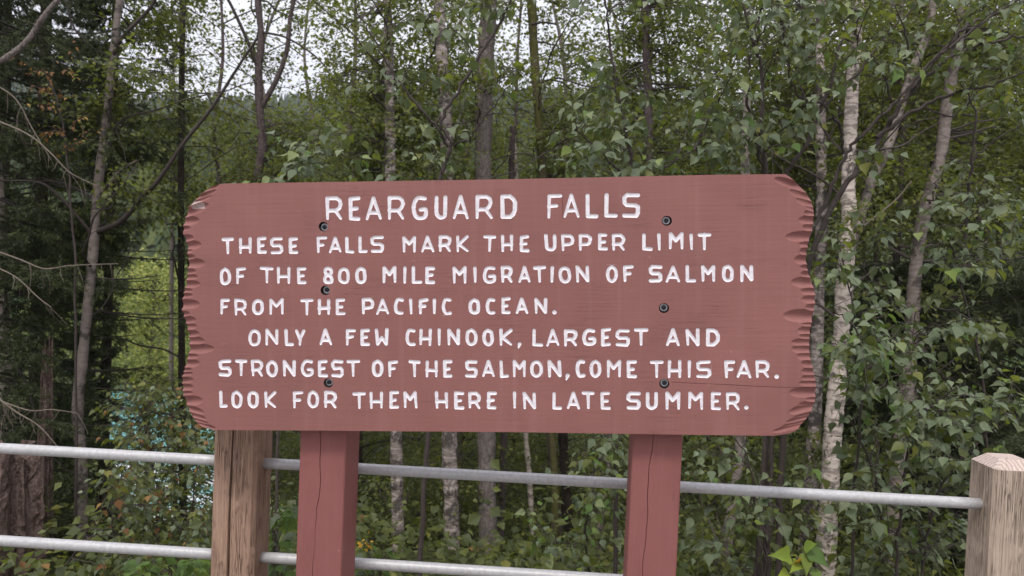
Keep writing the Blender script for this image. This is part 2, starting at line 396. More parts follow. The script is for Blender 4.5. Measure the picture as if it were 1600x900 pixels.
G = {  # routed capitals: strokes in a unit box
 'A': [[(0, 0), (.5, 1), (1, 0)], [(.2, .27), (.8, .27)]],
 'C': [[(1, .98), (.45, 1), (.14, .86), (0, .5), (.14, .14), (.45, 0), (1, 0.02)]],
 'D': [[(0, 0), (0, 1), (.6, 1), (.88, .86), (1, .68), (1, .32), (.88, .14), (.6, 0), (0, 0)]],
 'E': [[(1, 1), (0, .99), (0, .01), (1, 0)], [(0, .48), (.72, .5)]],
 'F': [[(1, 1), (0, .97), (0, 0)], [(0, .5), (.68, .53)]],
 'G': [[(.95, .95), (.45, 1), (.14, .86), (0, .6), (0, .35), (.14, .1), (.45, 0), (.85, .04), (1, .2), (.98, .42), (.55, .42)]],
 'H': [[(0, 0), (0, 1)], [(1, 0), (1, 1)], [(0, .42), (1, .42)]],
 'I': [[(.5, 0), (.5, 1)]],
 'K': [[(0, 0), (0, 1)], [(1, 1), (.1, .48), (1, 0)]],
 'L': [[(0, 1), (0, .02), (1, 0)]],
 'M': [[(0, 0), (0.02, 1), (.5, .55), (.98, 1), (1, 0)]],
 'N': [[(0, 0), (0, 1), (1, 0.06), (1, 1)]],
 'O': [[(.5, 1), (.15, .88), (0, .65), (0, .33), (.15, .1), (.5, 0), (.85, .1), (1, .33), (1, .65), (.85, .88), (.5, 1)]],
 '0': [[(.5, 1), (.15, .88), (0, .65), (0, .33), (.15, .1), (.5, 0), (.85, .1), (1, .33), (1, .65), (.85, .88), (.5, 1)]],
 '8': [[(.5, 1), (.18, .92), (.1, .74), (.25, .58), (.5, .52), (.8, .42), (.98, .24), (.85, .06), (.5, 0), (.15, .06), (.02, .24), (.2, .42), (.5, .52), (.75, .58), (.9, .74), (.82, .92), (.5, 1)]],
 'P': [[(0, 0), (0, 1), (.7, 1), (.95, .88), (1, .7), (.9, .5), (.65, .4), (0, .38)]],
 'R': [[(0, 0), (0, 1), (.7, 1), (.95, .88), (1, .7), (.9, .5), (.65, .4), (0, .38)], [(.6, .4), (1, 0)]],
 'S': [[(1, 1), (.2, 1), (0, .88), (0, .62), (.18, .5), (.82, .5), (1, .4), (1, .14), (.85, 0), (0, 0.02)]],
 'T': [[(0, 1), (1, 1)], [(.5, 1), (.5, 0)]],
 'U': [[(0, 1), (0, .3), (.15, .08), (.5, 0), (.85, .08), (1, .3), (1, 1)]],
 'W': [[(0, 1), (.12, 0), (.5, .45), (.85, 0), (1, 1)]],
 'Y': [[(0, 1), (.5, .42), (1, 1)], [(.5, .42), (.5, 0)]],
}
def Z(off, *ls): return [(c, off + a / 4., off + b / 4.) for c, a, b in ls]
LINES = [
 (510, 306.5, 345, 1000, 301, 340.5, 2.75,
  [('R', 508.7, 535), ('E', 545, 563.3), ('A', 570.7, 597), ('R', 605.5, 632.5), ('G', 643.7, 668.3), ('U', 679, 699), ('A', 706.7, 733), ('R', 743, 770), ('D', 782, 807.5),
   ('F', 855, 879), ('A', 879.5, 906), ('L', 915, 935.5), ('L', 944.3, 965), ('S', 972.5, 1000)]),
 (347, 371, 397.5, 1111, 363, 391, 2.45,
  Z(260, ('T', 347, 422), ('H', 455, 532), ('E', 567, 625), ('S', 650, 727), ('E', 765, 823), ('F', 940, 1003), ('A', 1013, 1097), ('L', 1118, 1175), ('L', 1200, 1255), ('S', 1277, 1358))
  + Z(600, ('M', 115, 200), ('A', 228, 315), ('R', 340, 420), ('K', 452, 530), ('T', 620, 702), ('H', 732, 808), ('E', 848, 908), ('U', 1003, 1078), ('P', 1110, 1190), ('P', 1218, 1300), ('E', 1338, 1397), ('R', 1425, 1508))
  + Z(940, ('L', 253, 318), ('I', 346, 370), ('M', 417, 512), ('I', 549, 573), ('T', 600, 685))),
 (343, 417.5, 445, 1178, 413.5, 441, 2.45,
  Z(260, ('O', 335, 403), ('F', 437, 498), ('T', 585, 670), ('H', 693, 775), ('E', 817, 875), ('8', 977, 1045), ('0', 1073, 1145), ('0', 1180, 1250), ('M', 1350, 1440), ('I', 1478, 1502))
  + Z(600, ('L', 175, 237), ('E', 260, 320), ('M', 428, 518), ('I', 558, 582), ('G', 618, 700), ('R', 732, 805), ('A', 837, 917), ('T', 933, 1012), ('I', 1040, 1064), ('O', 1092, 1168), ('N', 1200, 1280), ('O', 1388, 1460), ('F', 1495, 1560))
  + Z(940, ('S', 295, 380), ('A', 400, 495), ('L', 525, 590), ('M', 622, 712), ('O', 752, 825), ('N', 865, 950))),
 (343, 466.7, 493, 870, 465, 491, 2.45,
  Z(260, ('F', 337, 397), ('R', 427, 503), ('O', 537, 608), ('M', 643, 735), ('T', 837, 920), ('H', 945, 1025), ('E', 1058, 1117), ('P', 1220, 1300), ('A', 1310, 1395))
  + Z(600, ('C', 63, 123), ('I', 157, 181), ('F', 217, 277), ('I', 304, 328), ('C', 362, 423), ('O', 530, 600), ('C', 635, 695), ('E', 733, 790), ('A', 818, 905), ('N', 940, 1020), ('.', 1053, 1077))),
 (388, 513.7, 540.5, 1124, 512.5, 541, 2.45,
  Z(260, ('O', 515, 587), ('N', 620, 700), ('L', 738, 795), ('Y', 803, 868), ('A', 952, 1037), ('F', 1123, 1185), ('E', 1213, 1272), ('W', 1303, 1390))
  + Z(600, ('C', 135, 197), ('H', 220, 300), ('I', 334, 358), ('N', 395, 475), ('O', 510, 583), ('O', 615, 685), ('K', 722, 802), (',', 830, 858), ('L', 928, 992), ('A', 1010, 1100), ('R', 1125, 1210), ('G', 1240, 1325), ('E', 1358, 1418), ('S', 1448, 1535))
  + Z(940, ('T', 200, 292), ('A', 400, 492), ('N', 525, 612), ('D', 652, 737))),
 (342, 561.5, 588.5, 1216, 563, 591.5, 2.45,
  Z(260, ('S', 328, 405), ('T', 430, 505), ('R', 530, 605), ('O', 625, 695), ('N', 728, 808), ('G', 842, 920), ('E', 948, 1007), ('S', 1030, 1107), ('T', 1125, 1212), ('O', 1285, 1355), ('F', 1387, 1447))
  + Z(600, ('T', 152, 230), ('H', 258, 337), ('E', 370, 427), ('S', 507, 585), ('A', 610, 697), ('L', 723, 782), ('M', 803, 888), ('O', 915, 990), ('N', 1023, 1108), (',', 1133, 1155), ('C', 1198, 1257), ('O', 1285, 1358), ('M', 1392, 1482), ('E', 1518, 1580))
  + Z(940, ('T', 302, 388), ('H', 413, 500), ('I', 533, 559), ('S', 592, 683), ('F', 768, 837), ('A', 840, 940), ('R', 962, 1050), ('.', 1081, 1107))),
 (342, 610.7, 638, 1170, 612.5, 641, 2.45,
  Z(260, ('L', 330, 382), ('O', 405, 475), ('O', 507, 578), ('K', 613, 688), ('F', 790, 857), ('O', 882, 952), ('R', 985, 1065), ('T', 1165, 1248), ('H', 1270, 1353), ('E', 1393, 1453))
  + Z(600, ('M', 120, 208), ('H', 320, 400), ('E', 440, 500), ('R', 528, 605), ('E', 643, 703), ('I', 803, 828), ('N', 868, 950), ('L', 1053, 1110), ('A', 1140, 1227), ('T', 1237, 1315), ('E', 1353, 1415))
  + Z(940, ('S', 157, 245), ('U', 275, 352), ('M', 397, 492), ('M', 540, 635), ('E', 683, 748), ('R', 778, 865), ('.', 891, 918))),
]

def seg_dist(p, segs):
    """p (n,2); segs (m,6): ax,ay,bx,by,ra,rb -> min of dist/radius"""
    a = segs[:, :2]; b = segs[:, 2:4]; ab = b - a
    l2 = np.maximum((ab ** 2).sum(1), 1e-12)
    t = np.clip(((p[:, None] - a[None]) * ab[None]).sum(2) / l2[None], 0, 1)
    c = a[None] + t[..., None] * ab[None]
    d = np.linalg.norm(p[:, None] - c, axis=2); r = segs[None, :, 4] * (1 - t) + segs[None, :, 5] * t
    return (d / r).min(1)

def resample(pl, step):
    pl = np.asarray(pl, float); d = np.r_[0, np.cumsum(np.linalg.norm(np.diff(pl, axis=0), axis=1))]
    n = max(2, int(round(d[-1] / step)) + 1); s = np.linspace(0, d[-1], n)
    return np.stack([np.interp(s, d, pl[:, 0]), np.interp(s, d, pl[:, 1])], 1)

rects = []; boardbuf = Buf(); letter_data = []
def make_letter(ch, x0, x1, yt, yb, hwpx):
    lo = uv(x0, yb); hi = uv(x1, yt); hw = hwpx * PXM * random.uniform(1.04, 1.18)
    lo, hi = np.minimum(lo, hi), np.maximum(lo, hi)
    segs = []; pts = []
    if ch in '.,':
        c = (lo + hi) / 2
        if ch == '.':
            c = np.array([c[0], lo[1] + hw * 1.25]); segs = [[c[0], c[1], c[0] + .0003, c[1], hw * 1.25, hw * 1.25]]
        else:
            c = np.array([c[0] + hw * .3, lo[1] + hw * 1.2]); segs = [[c[0], c[1], c[0] - hw * .7, c[1] - hw * 2.2, hw * 1.15, hw * .45]]
        lo = c - np.array([hw * 2.2, hw * 3.8 if ch == ',' else hw * 1.6]); hi = c + np.array([hw * 2.0, hw * 1.6])
    else:
        a, b = lo + hw, hi - hw
        for st in G[ch]:
            st = [(a[0] + (b[0] - a[0]) * x + random.gauss(0, .0006), a[1] + (b[1] - a[1]) * y + random.gauss(0, .0006)) for x, y in st]
            if np.hypot(st[0][0] - st[-1][0], st[0][1] - st[-1][1]) < .004 and len(st) > 5: st[-1] = st[0]
            if ch in 'OCGSUDRP8' + '0' and len(st) > 3:
                q = np.asarray(st)
                if ch in 'OC08U' or ch == 'G': st = smooth_poly(q, seg=3)
            st = np.asarray(st)
            nn = len(st) - 1
            for i in range(nn):
                ra = rb = hw
                # the router lifts out at the foot of a stroke
                if i == 0 and ch in 'AFHIKMNPRTY' and st[0][1] < a[1] + .3 * (b[1] - a[1]) and st[1][1] > st[0][1] + .01: ra = hw * .72
                if i == nn - 1 and ch in 'AFHIKMNRTY' and st[-1][1] < a[1] + .3 * (b[1] - a[1]) and st[-2][1] > st[-1][1] + .01: rb = hw * .72
                if nn == 1 and ch in 'TY' and st[0][1] > st[1][1] + .01: rb = hw * .7
                ra *= random.uniform(.93, 1.06); rb *= random.uniform(.93, 1.06)
                segs.append([st[i][0], st[i][1], st[i + 1][0], st[i + 1][1], ra, rb])
    segs = np.array(segs)
    pad = .0014
    rlo, rhi = lo - pad, hi + pad
    # sample points round and inside the strokes
    for s in segs:
        A, B = s[:2], s[2:4]; L = np.linalg.norm(B - A); d = (B - A) / max(L, 1e-9); nn = np.array([-d[1], d[0]])
        k = max(2, int(L / .0022) + 1); t = np.linspace(0, 1, k); r = s[4] * (1 - t) + s[5] * t
        c = A + t[:, None] * (B - A)
        pts.append(c)
        for f in (1.0, .6):
            for sg in (1, -1): pts.append(c + sg * nn * (r * f)[:, None])
            for E, dd, re in ((A, -d, s[4]), (B, d, s[5])):
                th = np.linspace(-math.pi / 2, math.pi / 2, 7)[1:-1] if f == 1 else np.array([-.6, .6])
                pts.append(E + re * f * (np.cos(th)[:, None] * dd + np.sin(th)[:, None] * nn))
    p = np.concatenate(pts); q = seg_dist(p, segs)
    p = p[(np.abs(q - 1) < .02) | (q < .75)]
    p = p[np.all((p > rlo + .0003) & (p < rhi - .0003), axis=1)]
    _, idx = np.unique(np.round(p / .0007).astype(int), axis=0, return_index=True); p = p[idx]
    corners = np.array([rlo, (rhi[0], rlo[1]), rhi, (rlo[0], rhi[1])])
    p = np.concatenate([corners, p])
    V, _, Fc, *_ = delaunay_2d_cdt([Vector(x) for x in p], [(0, 1), (1, 2), (2, 3), (3, 0)], [], 1, 1e-6)
    V = np.array([tuple(x) for x in V]); Fc = np.array([f for f in Fc if len(f) == 3])
    q = seg_dist(V, segs); dep = .0019 * np.sqrt(np.clip(1 - q ** 2, 0, 1)); dep[q > .97] = 0
    cen = V[Fc].mean(1); ins = seg_dist(cen, segs) < 1.0
    V3 = np.c_[V, -dep]
    boardbuf.add(V3, Fc[~ins]); rects.append((rlo, rhi))
    used, inv = np.unique(Fc[ins], return_inverse=True)
    lb = Buf(); lb.add(V3[used], inv.reshape(-1, 3)); letter_data.append(lb)

for xl, ytl, ybl, xr, ytr, ybr, hwp, ls in LINES:
    for ch, x0, x1 in ls:
        f = ((x0 + x1) / 2 - xl) / (xr - xl); yt = ytl + (ytr - ytl) * f; yb = ybl + (ybr - ybl) * f
        j = random.gauss(0, .35)
        make_letter(ch, x0, x1, yt + j, yb + j, hwp)

# outline of the board as cut, clockwise from the top left
OUT_L = [(350, 286.7), (330, 291), (310, 305), (296, 320), (289.5, 332.5), (286, 347), (286, 365), (291, 385), (292.5, 410), (290.5, 435), (287, 455), (283, 477), (287.5, 502), (292.5, 517), (294, 545), (291, 560), (286, 580), (283, 595), (285, 615), (289, 632), (297.5, 650), (310, 665), (334, 672)]
OUT_R = [(1227.5, 272), (1240, 281), (1255, 294), (1267.5, 310), (1272.5, 325), (1272.8, 342.5), (1269.5, 362.5), (1264, 380), (1261, 400), (1262.5, 420), (1267.5, 435), (1274, 452.5), (1274.5, 475), (1271, 497), (1267.5, 515), (1266, 535), (1267.5, 560), (1272.5, 580), (1276, 600), (1275, 625), (1270, 640), (1260, 657), (1240, 675), (1210, 681)]
TOP = [(350, 286.7), (600, 283), (800, 279.8), (1000, 275.5), (1120, 273), (1227.5, 272)]
BOT = [(1210, 681), (1100, 679.8), (980, 678), (820, 675.5), (660, 674.2), (500, 673), (334, 672)]
def uvl(l): return np.array([uv(*p) for p in l])
oL = resample(smooth_poly(uvl(OUT_L), seg=4), .0026); oR = resample(smooth_poly(uvl(OUT_R), seg=4), .0026)
tp = resample(uvl(TOP), .02); bt = resample(uvl(BOT), .02)
outline = np.concatenate([tp[:-1], oR[:-1], bt[:-1], oL[::-1][:-1]])        # clockwise
SL = [(330, 115, 25), (310, 150, 33), (285, 182, 30), (265, 240, 58), (150, 300, 30), (205, 335, 52), (150, 385, 28), (170, 445, 42), (218, 488, 52), (165, 525, 26), (180, 565, 32), (240, 603, 58), (185, 655, 36), (195, 690, 36), (210, 735, 46), (165, 775, 26), (165, 805, 28), (208, 860, 56)]
SL2 = [(145, 120, 32), (185, 160, 48), (190, 200, 40), (205, 245, 45), (240, 290, 48), (298, 338, 58), (200, 385, 36), (208, 430, 48), (160, 470, 27), (165, 495, 26), (170, 535, 40), (168, 580, 44), (165, 615, 24), (225, 662, 60), (170, 705, 26), (235, 740, 44), (250, 780, 38), (265, 810, 30), (310, 840, 26)]
SR = [(1080, 78, 44), (1150, 112, 30), (1175, 152, 52), (1215, 203, 48), (1275, 250, 40), (1265, 290, 36), (1232, 333, 50), (1255, 380, 42), (1150, 440, 58), (1232, 485, 36), (1237, 530, 42), (1205, 583, 54), (1240, 630, 30), (1243, 672, 36), (1187, 722, 60), (1245, 780, 46), (1250, 830, 46)]
SR2 = [(1275, 80, 42), (1135, 132, 72), (1255, 185, 26), (1225, 225, 44), (1235, 262, 34), (1185, 300, 44), (1187, 340, 50), (1220, 385, 46), (1247, 432, 44), (1250, 480, 44), (1250, 522, 40), (1232, 555, 34), (1172, 612, 58), (1275, 655, 34), (1230, 690, 40), (1172, 735, 50), (1200, 772, 28), (1155, 800, 34), (1120, 832, 30), (1070, 858, 30)]
scoops = []
def edge_u(side, v):
    o = oL if side < 0 else oR; return o[np.argmin(np.abs(o[:, 1] - v)), 0]
for lst, ox, oy, sg in ((SL, 260, 260, -1), (SL2, 260, 460, -1), (SR, 940, 260, 1), (SR2, 940, 460, 1)):
    for tx, ty, hh in lst:
        t = uv(ox + tx / 4., oy + ty / 4.)
        e = edge_u(sg, t[1]); top_c = (ty < 260 and oy == 260); bot_c = (ty > 720 and oy == 460)
        slope = (-.30 if top_c else (.25 if bot_c else random.uniform(-.05, .03)))     # rise of the cut towards the outside
        scoops.append((t[0], t[1], e, hh / 8. * PXM * 1.12, sg, slope, .0048 + .00014 * hh))
def scoop_depth(p):
    d = np.zeros(len(p))
    for tu, tv, e, hh, sg, sl, D in scoops:
        L = abs(e - tu) + 1e-6; s = (p[:, 0] - tu) * sg / L
        vv = tv + sl * (p[:, 0] - tu) * sg
        sp = np.clip(s / .62, 0, 1); wv = hh * np.sqrt(np.clip(1 - (1 - sp) ** 2, 0, 1)) + 1e-6
        q = (p[:, 1] - vv) / wv
        q = np.where(q > 0, q * 1.0, q)
        m = (s > 0) & (np.abs(q) < 1)
        dd = D * np.clip(s, 0, 1.2) ** .5 * np.where(q > -.1, 1 - np.abs((q + .1) / 1.1) ** 1.8, 1 - np.abs((q + .1) / .9) ** 2.6)
        d = np.where(m, np.maximum(d, dd), d)
    return d
HOLES = [(505, 354), (508, 453.7), (513, 598.5), (1042, 345), (1037.5, 481.5), (1038, 599.7)]
HR = 7.6 * PXM
CRACK = resample(uvl([(1052, 597), (1075, 598.5), (1100, 599.5), (1140, 601), (1180, 603.5), (1215, 605), (1275, 605.5)]), .006)

def inpoly(p, poly):
    x, y = p[:, 0], p[:, 1]; c = np.zeros(len(p), bool); j = len(poly) - 1
    for i in range(len(poly)):
        xi, yi = poly[i]; xj, yj = poly[j]
        m = ((yi > y) != (yj > y)) & (x < (xj - xi) * (y - yi) / (yj - yi + 1e-15) + xi); c ^= m; j = i
    return c
# front face points
pts = [outline]; edges = [(i, (i + 1) % len(outline)) for i in range(len(outline))]; n0 = len(outline)
cen_out = outline.mean(0)
for lo, hi in rects:
    pts.append(np.array([lo, (hi[0], lo[1]), hi, (lo[0], hi[1])])); edges += [(n0, n0 + 1), (n0 + 1, n0 + 2), (n0 + 2, n0 + 3), (n0 + 3, n0)]; n0 += 4
hole_c = [uv(*h) for h in HOLES]; NH = 28
for c in hole_c:
    th = np.arange(NH) * 2 * math.pi / NH
    pts.append(c + HR * np.stack([np.cos(th), np.sin(th)], 1)); edges += [(n0 + i, n0 + (i + 1) % NH) for i in range(NH)]; n0 += NH
cn = np.array([0, 1.0]); crk = [CRACK, CRACK + cn * .0007, CRACK - cn * .0007]
for c in crk: pts.append(c); edges += [(n0 + i, n0 + i + 1) for i in range(len(c) - 1)]; n0 += len(c)
# dense bands along the carved ends
lat = []
for o, sg in ((oL, -1), (oR, 1)):
    us = np.arange(0, .13, .0024); vs = np.arange(o[:, 1].min(), o[:, 1].max(), .0017)
    e0 = o[:, 0].min() if sg < 0 else o[:, 0].max()
    uu, vv = np.meshgrid(e0 - sg * us, vs); g_ = np.stack([uu.ravel(), vv.ravel()], 1)
    g_ += rng.uniform(-.0003, .0003, g_.shape)
    dd = scoop_depth(g_); m = dd > 0
    # keep the lattice only where cuts are, plus one ring
    G2 = m.reshape(uu.shape); K = G2.copy(); K[1:] |= G2[:-1]; K[:-1] |= G2[1:]; K[:, 1:] |= G2[:, :-1]; K[:, :-1] |= G2[:, 1:]
    g_ = g_[K.ravel()]
    g_ = g_[inpoly(g_, outline)]
    dm = np.full(len(g_), 9.0)
    for k in range(0, len(o)): dm = np.minimum(dm, np.hypot(g_[:, 0] - o[k, 0], g_[:, 1] - o[k, 1]))
    g_ = g_[dm > .0014]; 
    inr = np.zeros(len(g_), bool)
    for lo, hi in rects: inr |= np.all((g_ > lo - .001) & (g_ < hi + .001), axis=1)
    g_ = g_[~inr]; pts.append(g_); n0 += len(g_)
P2 = np.concatenate(pts)
V, _, Fc, *_ = delaunay_2d_cdt([Vector(x) for x in P2], edges, [], 1, 1e-6)
V = np.array([tuple(x) for x in V]); Fc = np.array([f for f in Fc if len(f) == 3])
cen = V[Fc].mean(1); keep = inpoly(cen, outline)
for lo, hi in rects: keep &= ~np.all((cen > lo) & (cen < hi), axis=1)
for c in hole_c: keep &= np.linalg.norm(cen - c, axis=1) > HR * .99
dep = scoop_depth(V)
for p in CRACK: dep[np.linalg.norm(V - p, axis=1) < 1e-5] = .004
omin = np.zeros(len(V)); 
Vout = {tuple(np.round(p, 6)): i for i, p in enumerate(V)}
oidx = np.array([Vout[tuple(np.round(p, 6))] if tuple(np.round(p, 6)) in Vout else int(np.argmin(np.hypot(*(V - p).T))) for p in outline])
dep[oidx] += .0007
V3 = np.c_[V, -dep]
# scraped paint on one cut at the top left
sc_c = uv(308, 320)
mi = ((np.abs(cen[:, 0] - sc_c[0]) < .020) & (np.abs(cen[:, 1] - sc_c[1]) < .011) & (scoop_depth(cen) > .001)).astype(int)
boardbuf.add(V3, Fc[keep], mi[keep])
# side walls and back
n = len(outline); fr = V3[oidx]; bk = np.c_[outline, np.full(n, -THK)]
i = np.arange(n); j = (i + 1) % n
boardbuf.add(np.concatenate([fr, bk]), np.concatenate([np.stack([i, i + n, j], 1), np.stack([j, i + n, j + n], 1)]))
V, _, Fc, *_ = delaunay_2d_cdt([Vector(x) for x in outline], [(int(a), int(b)) for a, b in zip(i, j)], [], 1, 1e-6)
V = np.array([tuple(x) for x in V]); Fc = np.array([f for f in Fc if len(f) == 3]); Fc = Fc[inpoly(V[Fc].mean(1), outline)]
boardbuf.add(np.c_[V, np.full(len(V), -THK)], Fc[:, ::-1])
for c in hole_c:                                                     # counterbored holes
    th = np.arange(NH) * 2 * math.pi / NH; cc = np.stack([np.cos(th), np.sin(th)], 1); k = np.arange(NH); l = (k + 1) % NH
    r1 = np.c_[c + HR * cc, np.zeros(NH)]; r2 = np.c_[c + HR * .97 * cc, np.full(NH, -.016)]
    boardbuf.add(np.concatenate([r1, r2, [[c[0], c[1], -.016]]]), np.concatenate([np.stack([k, k + NH, l], 1), np.stack([l, k + NH, l + NH], 1), np.stack([k + NH, np.full(NH, 2 * NH), l + NH], 1)]), 2)
board = sobj(boardbuf, 'board', [MT['board'], MT['scrape'], MT['dirt']], sign)
for lb in letter_data: sobj(lb, 'letter', MT['letter'], board, smooth=True)

def disc(buf, c, r0_, r1_, z0, z1, n=20, mi=0):
    """ring from inner radius r0_ to outer r1_ with top at z1"""
    th = np.arange(n) * 2 * math.pi / n; cc = np.stack([np.cos(th), np.sin(th)], 1); k = np.arange(n); l = (k + 1) % n
    A = np.c_[c + r0_ * cc, np.full(n, z1)]; B = np.c_[c + r1_ * cc, np.full(n, z1)]; C_ = np.c_[c + r1_ * cc * 1.02, np.full(n, z0)]; D = np.c_[c + r0_ * cc, np.full(n, z0)]
    V = np.concatenate([A, B, C_, D]); q = lambda a, b: [np.stack([a * n + k, b * n + k, b * n + l], 1), np.stack([a * n + k, b * n + l, a * n + l], 1)]
    buf.add(V, np.concatenate(q(0, 1) + q(1, 2) + q(3, 0)), mi)
for c0 in hole_c:
    b = Buf(); off = rng.uniform(-.0016, .0016, 2); c = c0 + off
    hexr = .0058; th = np.arange(6) * math.pi / 3 + random.random()
    H1 = np.c_[c + hexr * np.stack([np.cos(th), np.sin(th)], 1), np.full(6, -.0125)]; H2 = H1.copy(); H2[:, 2] = -.006
    H3 = np.c_[c + hexr * .62 * np.stack([np.cos(th), np.sin(th)], 1), np.full(6, -.0052)]; H4 = H3.copy(); H4[:, 2] = -.0085
    k = np.arange(6); l = (k + 1) % 6; q = lambda a, b_: [np.stack([a * 6 + k, b_ * 6 + k, b_ * 6 + l], 1), np.stack([a * 6 + k, b_ * 6 + l, a * 6 + l], 1)]
    b.add(np.concatenate([H1, H2, H3, H4, [[c[0], c[1], -.0085]]]), np.concatenate(q(0, 1) + q(1, 2) + q(2, 3) + [np.stack([18 + k, 18 + l, np.full(6, 24)], 1)]))
    bo = sobj(b, 'bolt', MT['bolt'], sign)
    wb = Buf(); disc(wb, c, .0066, .0104, -.0155, -.0122, 22)
    sobj(wb, 'washer', MT['washer'], bo)

# ---- squared timber posts: loft with a wandering drying crack in the front face
def post_mesh(wd, dp, z0, z1, crack, chamfer=.004, top=None, side_crack=None, seed=0):
    """front face at y=0 (towards -y), from x=0..wd, depth dp behind; crack: function z -> (x, halfwidth, depth)"""
    rs = np.random.default_rng(seed); b = Buf(); nz = 90; zs = np.linspace(z0, z1, nz); rings = []
    for z in zs:
        cx, hw, cd = crack(z); c = chamfer
        sx, shw, scd = side_crack(z) if side_crack else (dp * .5, .0001, .0001)
        ring = [(0, c), (c, 0), (wd * .2, 0), (cx - hw, 0), (cx - hw * .25, cd * .7), (cx, cd), (cx + hw * .25, cd * .7), (cx + hw, 0), (wd * .82, 0), (wd - c, 0), (wd, c),
                (wd, sx - shw), (wd - scd, sx), (wd, sx + shw), (wd, dp - c), (wd - c, dp), (c, dp), (0, dp - c), (0, sx + shw), (scd, sx), (0, sx - shw)]
        ring = np.array(ring); ring[2:4, 1] += rs.normal(0, .0002, 2)
        rings.append(np.c_[ring, np.full(len(ring), z)])
    m = len(rings[0]); V = np.concatenate(rings); k = np.arange(m); l = (k + 1) % m
    i = (np.arange(nz - 1) * m)[:, None]
    Fc = np.concatenate([np.stack([(i + k).ravel(), (i + l).ravel(), (i + m + l).ravel()], 1), np.stack([(i + k).ravel(), (i + m + l).ravel(), (i + m + k).ravel()], 1)])
    b.add(V, Fc, 0)
    last = rings[-1].copy()
    if top:                                               # bevelled top
        ins, hgt = top
        cx, cy = wd / 2, dp / 2; up = last.copy()
        up[:, 0] = cx + (last[:, 0] - cx) * (1 - 2 * ins / wd); up[:, 1] = cy + (last[:, 1] - cy) * (1 - 2 * ins / dp); up[:, 2] += hgt
        b.add(np.concatenate([last, up]), np.concatenate([np.stack([k, l, l + m], 1), np.stack([k, l + m, k + m], 1)]), 1)
        last = up
    # end cap with shallow radial checks
    c = np.array([[wd * .5, dp * .45, last[:, 2].mean()]])
    b.add(np.concatenate([last, c]), np.stack([k, l, np.full(m, m)], 1), 1)
    return b

def place(o, px, py, plane_pt, ax, nrm_, z=0.0, parent_loc=None):
    """put local origin where the ray through a pixel meets a vertical plane; local x along ax, y away"""
    r = ray(px, py); t = ((plane_pt - CAM) @ nrm_) / (r @ nrm_); p = CAM + r * t; return p

bxh = nrmz([bx[0], bx[1], 0]); back = -nrmz([bn[0], bn[1], 0])
front_plane = BO - bn * (THK + .001)
for (px, py, wpx, seed, cfun) in (
        (466.5, 760, .139, 3, lambda z: (.062 + .004 * math.sin(z * 9) + .0012 * math.sin(z * 61) - .009 * min(1, max(0, (.90 - z) / .03)), .00035 + .0009 * abs(math.sin(z * 7 + 1)), .006)),
        (985.5, 760, .139, 5, lambda z: (.052 + .005 * math.sin(z * 6) + .003 * math.sin(z * 23) + .001 * math.sin(z * 70), .0003 + .0008 * abs(math.sin(z * 5)), .006))):
    p = place(None, px, py, front_plane, bxh, bn)
    zt = 1.78
    b = post_mesh(wpx, .14, -.3, zt, cfun, .003, seed=seed)
    o = b.obj('post', [MT['post_red'], MT['post_red']], sign)
    Mx = Matrix(((bxh[0], back[0], 0, p[0]), (bxh[1], back[1], 0, p[1]), (0, 0, 1, 0), (0, 0, 0, 1)))
    o.matrix_basis = Matrix.Translation(-Vector(SIGN_BASE)) @ Mx

# ------------------------------------------------------------------ the fence
pA = P(330, 719, 2.40); zr = pA[2]
r1 = ray(1530, 787); dB = (zr - CAM[2]) / r1[2]; pB = CAM + r1 * dB
fx = nrmz([pB[0] - pA[0], pB[1] - pA[1], 0]); fb = np.array([-fx[1], fx[0], 0])            # along, away
r2 = ray(330, 865.5); t2 = ((pA - CAM) @ fb) / (r2 @ fb); zl = (CAM + r2 * t2)[2]
FW = .141
def on_plane(px, py, off):
    r = ray(px, py); t = ((pA + fb * off - CAM) @ fb) / (r @ fb); return CAM + r * t
fence_base = np.array([pA[0], pA[1], 0])
fence = thing('rail_fence', 'fence of square timber posts joined by two galvanised steel pipe rails', 'fence', fence_base)
q1 = on_plane(329.5, 800, -.07); q2 = on_plane(1552, 800, -.07)
s1 = (q1 - pA) @ fx; s2 = (q2 - pA) @ fx; gap = s2 - s1
POST_TOP = 1.062
def fence_post(s, mats, cf, seed, scf=None, label=None):
    b = post_mesh(FW, FW, -.3, POST_TOP, cf, .012, top=(.03, .026), side_crack=scf, seed=seed)
    o = b.obj('post', mats, fence)
    p = pA + fx * s - fb * .07
    Mx = Matrix(((fx[0], fb[0], 0, p[0]), (fx[1], fb[1], 0, p[1]), (0, 0, 1, 0), (0, 0, 0, 1)))
    o.matrix_basis = Matrix.Translation(-Vector(fence_base)) @ Mx
    if label: o['label'] = label
    return o
fence_post(s1, [MT['wood_brown'], MT['wood_brown']], lambda z: (.066 + .004 * math.sin(z * 5.3) - .010 * (1.05 - z), .0028 + .0018 * math.sin(z * 4 + 2) ** 2, .030), 1,
           lambda z: (.075, .0012, .01), 'brown weathered fence post with a long drying crack')
fence_post(s2, [MT['wood_grey'], MT['endgrain']], lambda z: (.030 + .003 * math.sin(z * 9), .0007, .006), 2,
           lambda z: (.035 + .004 * math.sin(z * 6), .0012 + .0006 * math.sin(z * 14), .012), 'pale grey fence post with bevelled checked top')
fence_post(s1 - gap, [MT['wood_brown'], MT['wood_brown']], lambda z: (.07, .001, .01), 4)
fence_post(s2 + gap, [MT['wood_grey'], MT['endgrain']], lambda z: (.07, .001, .01), 6)
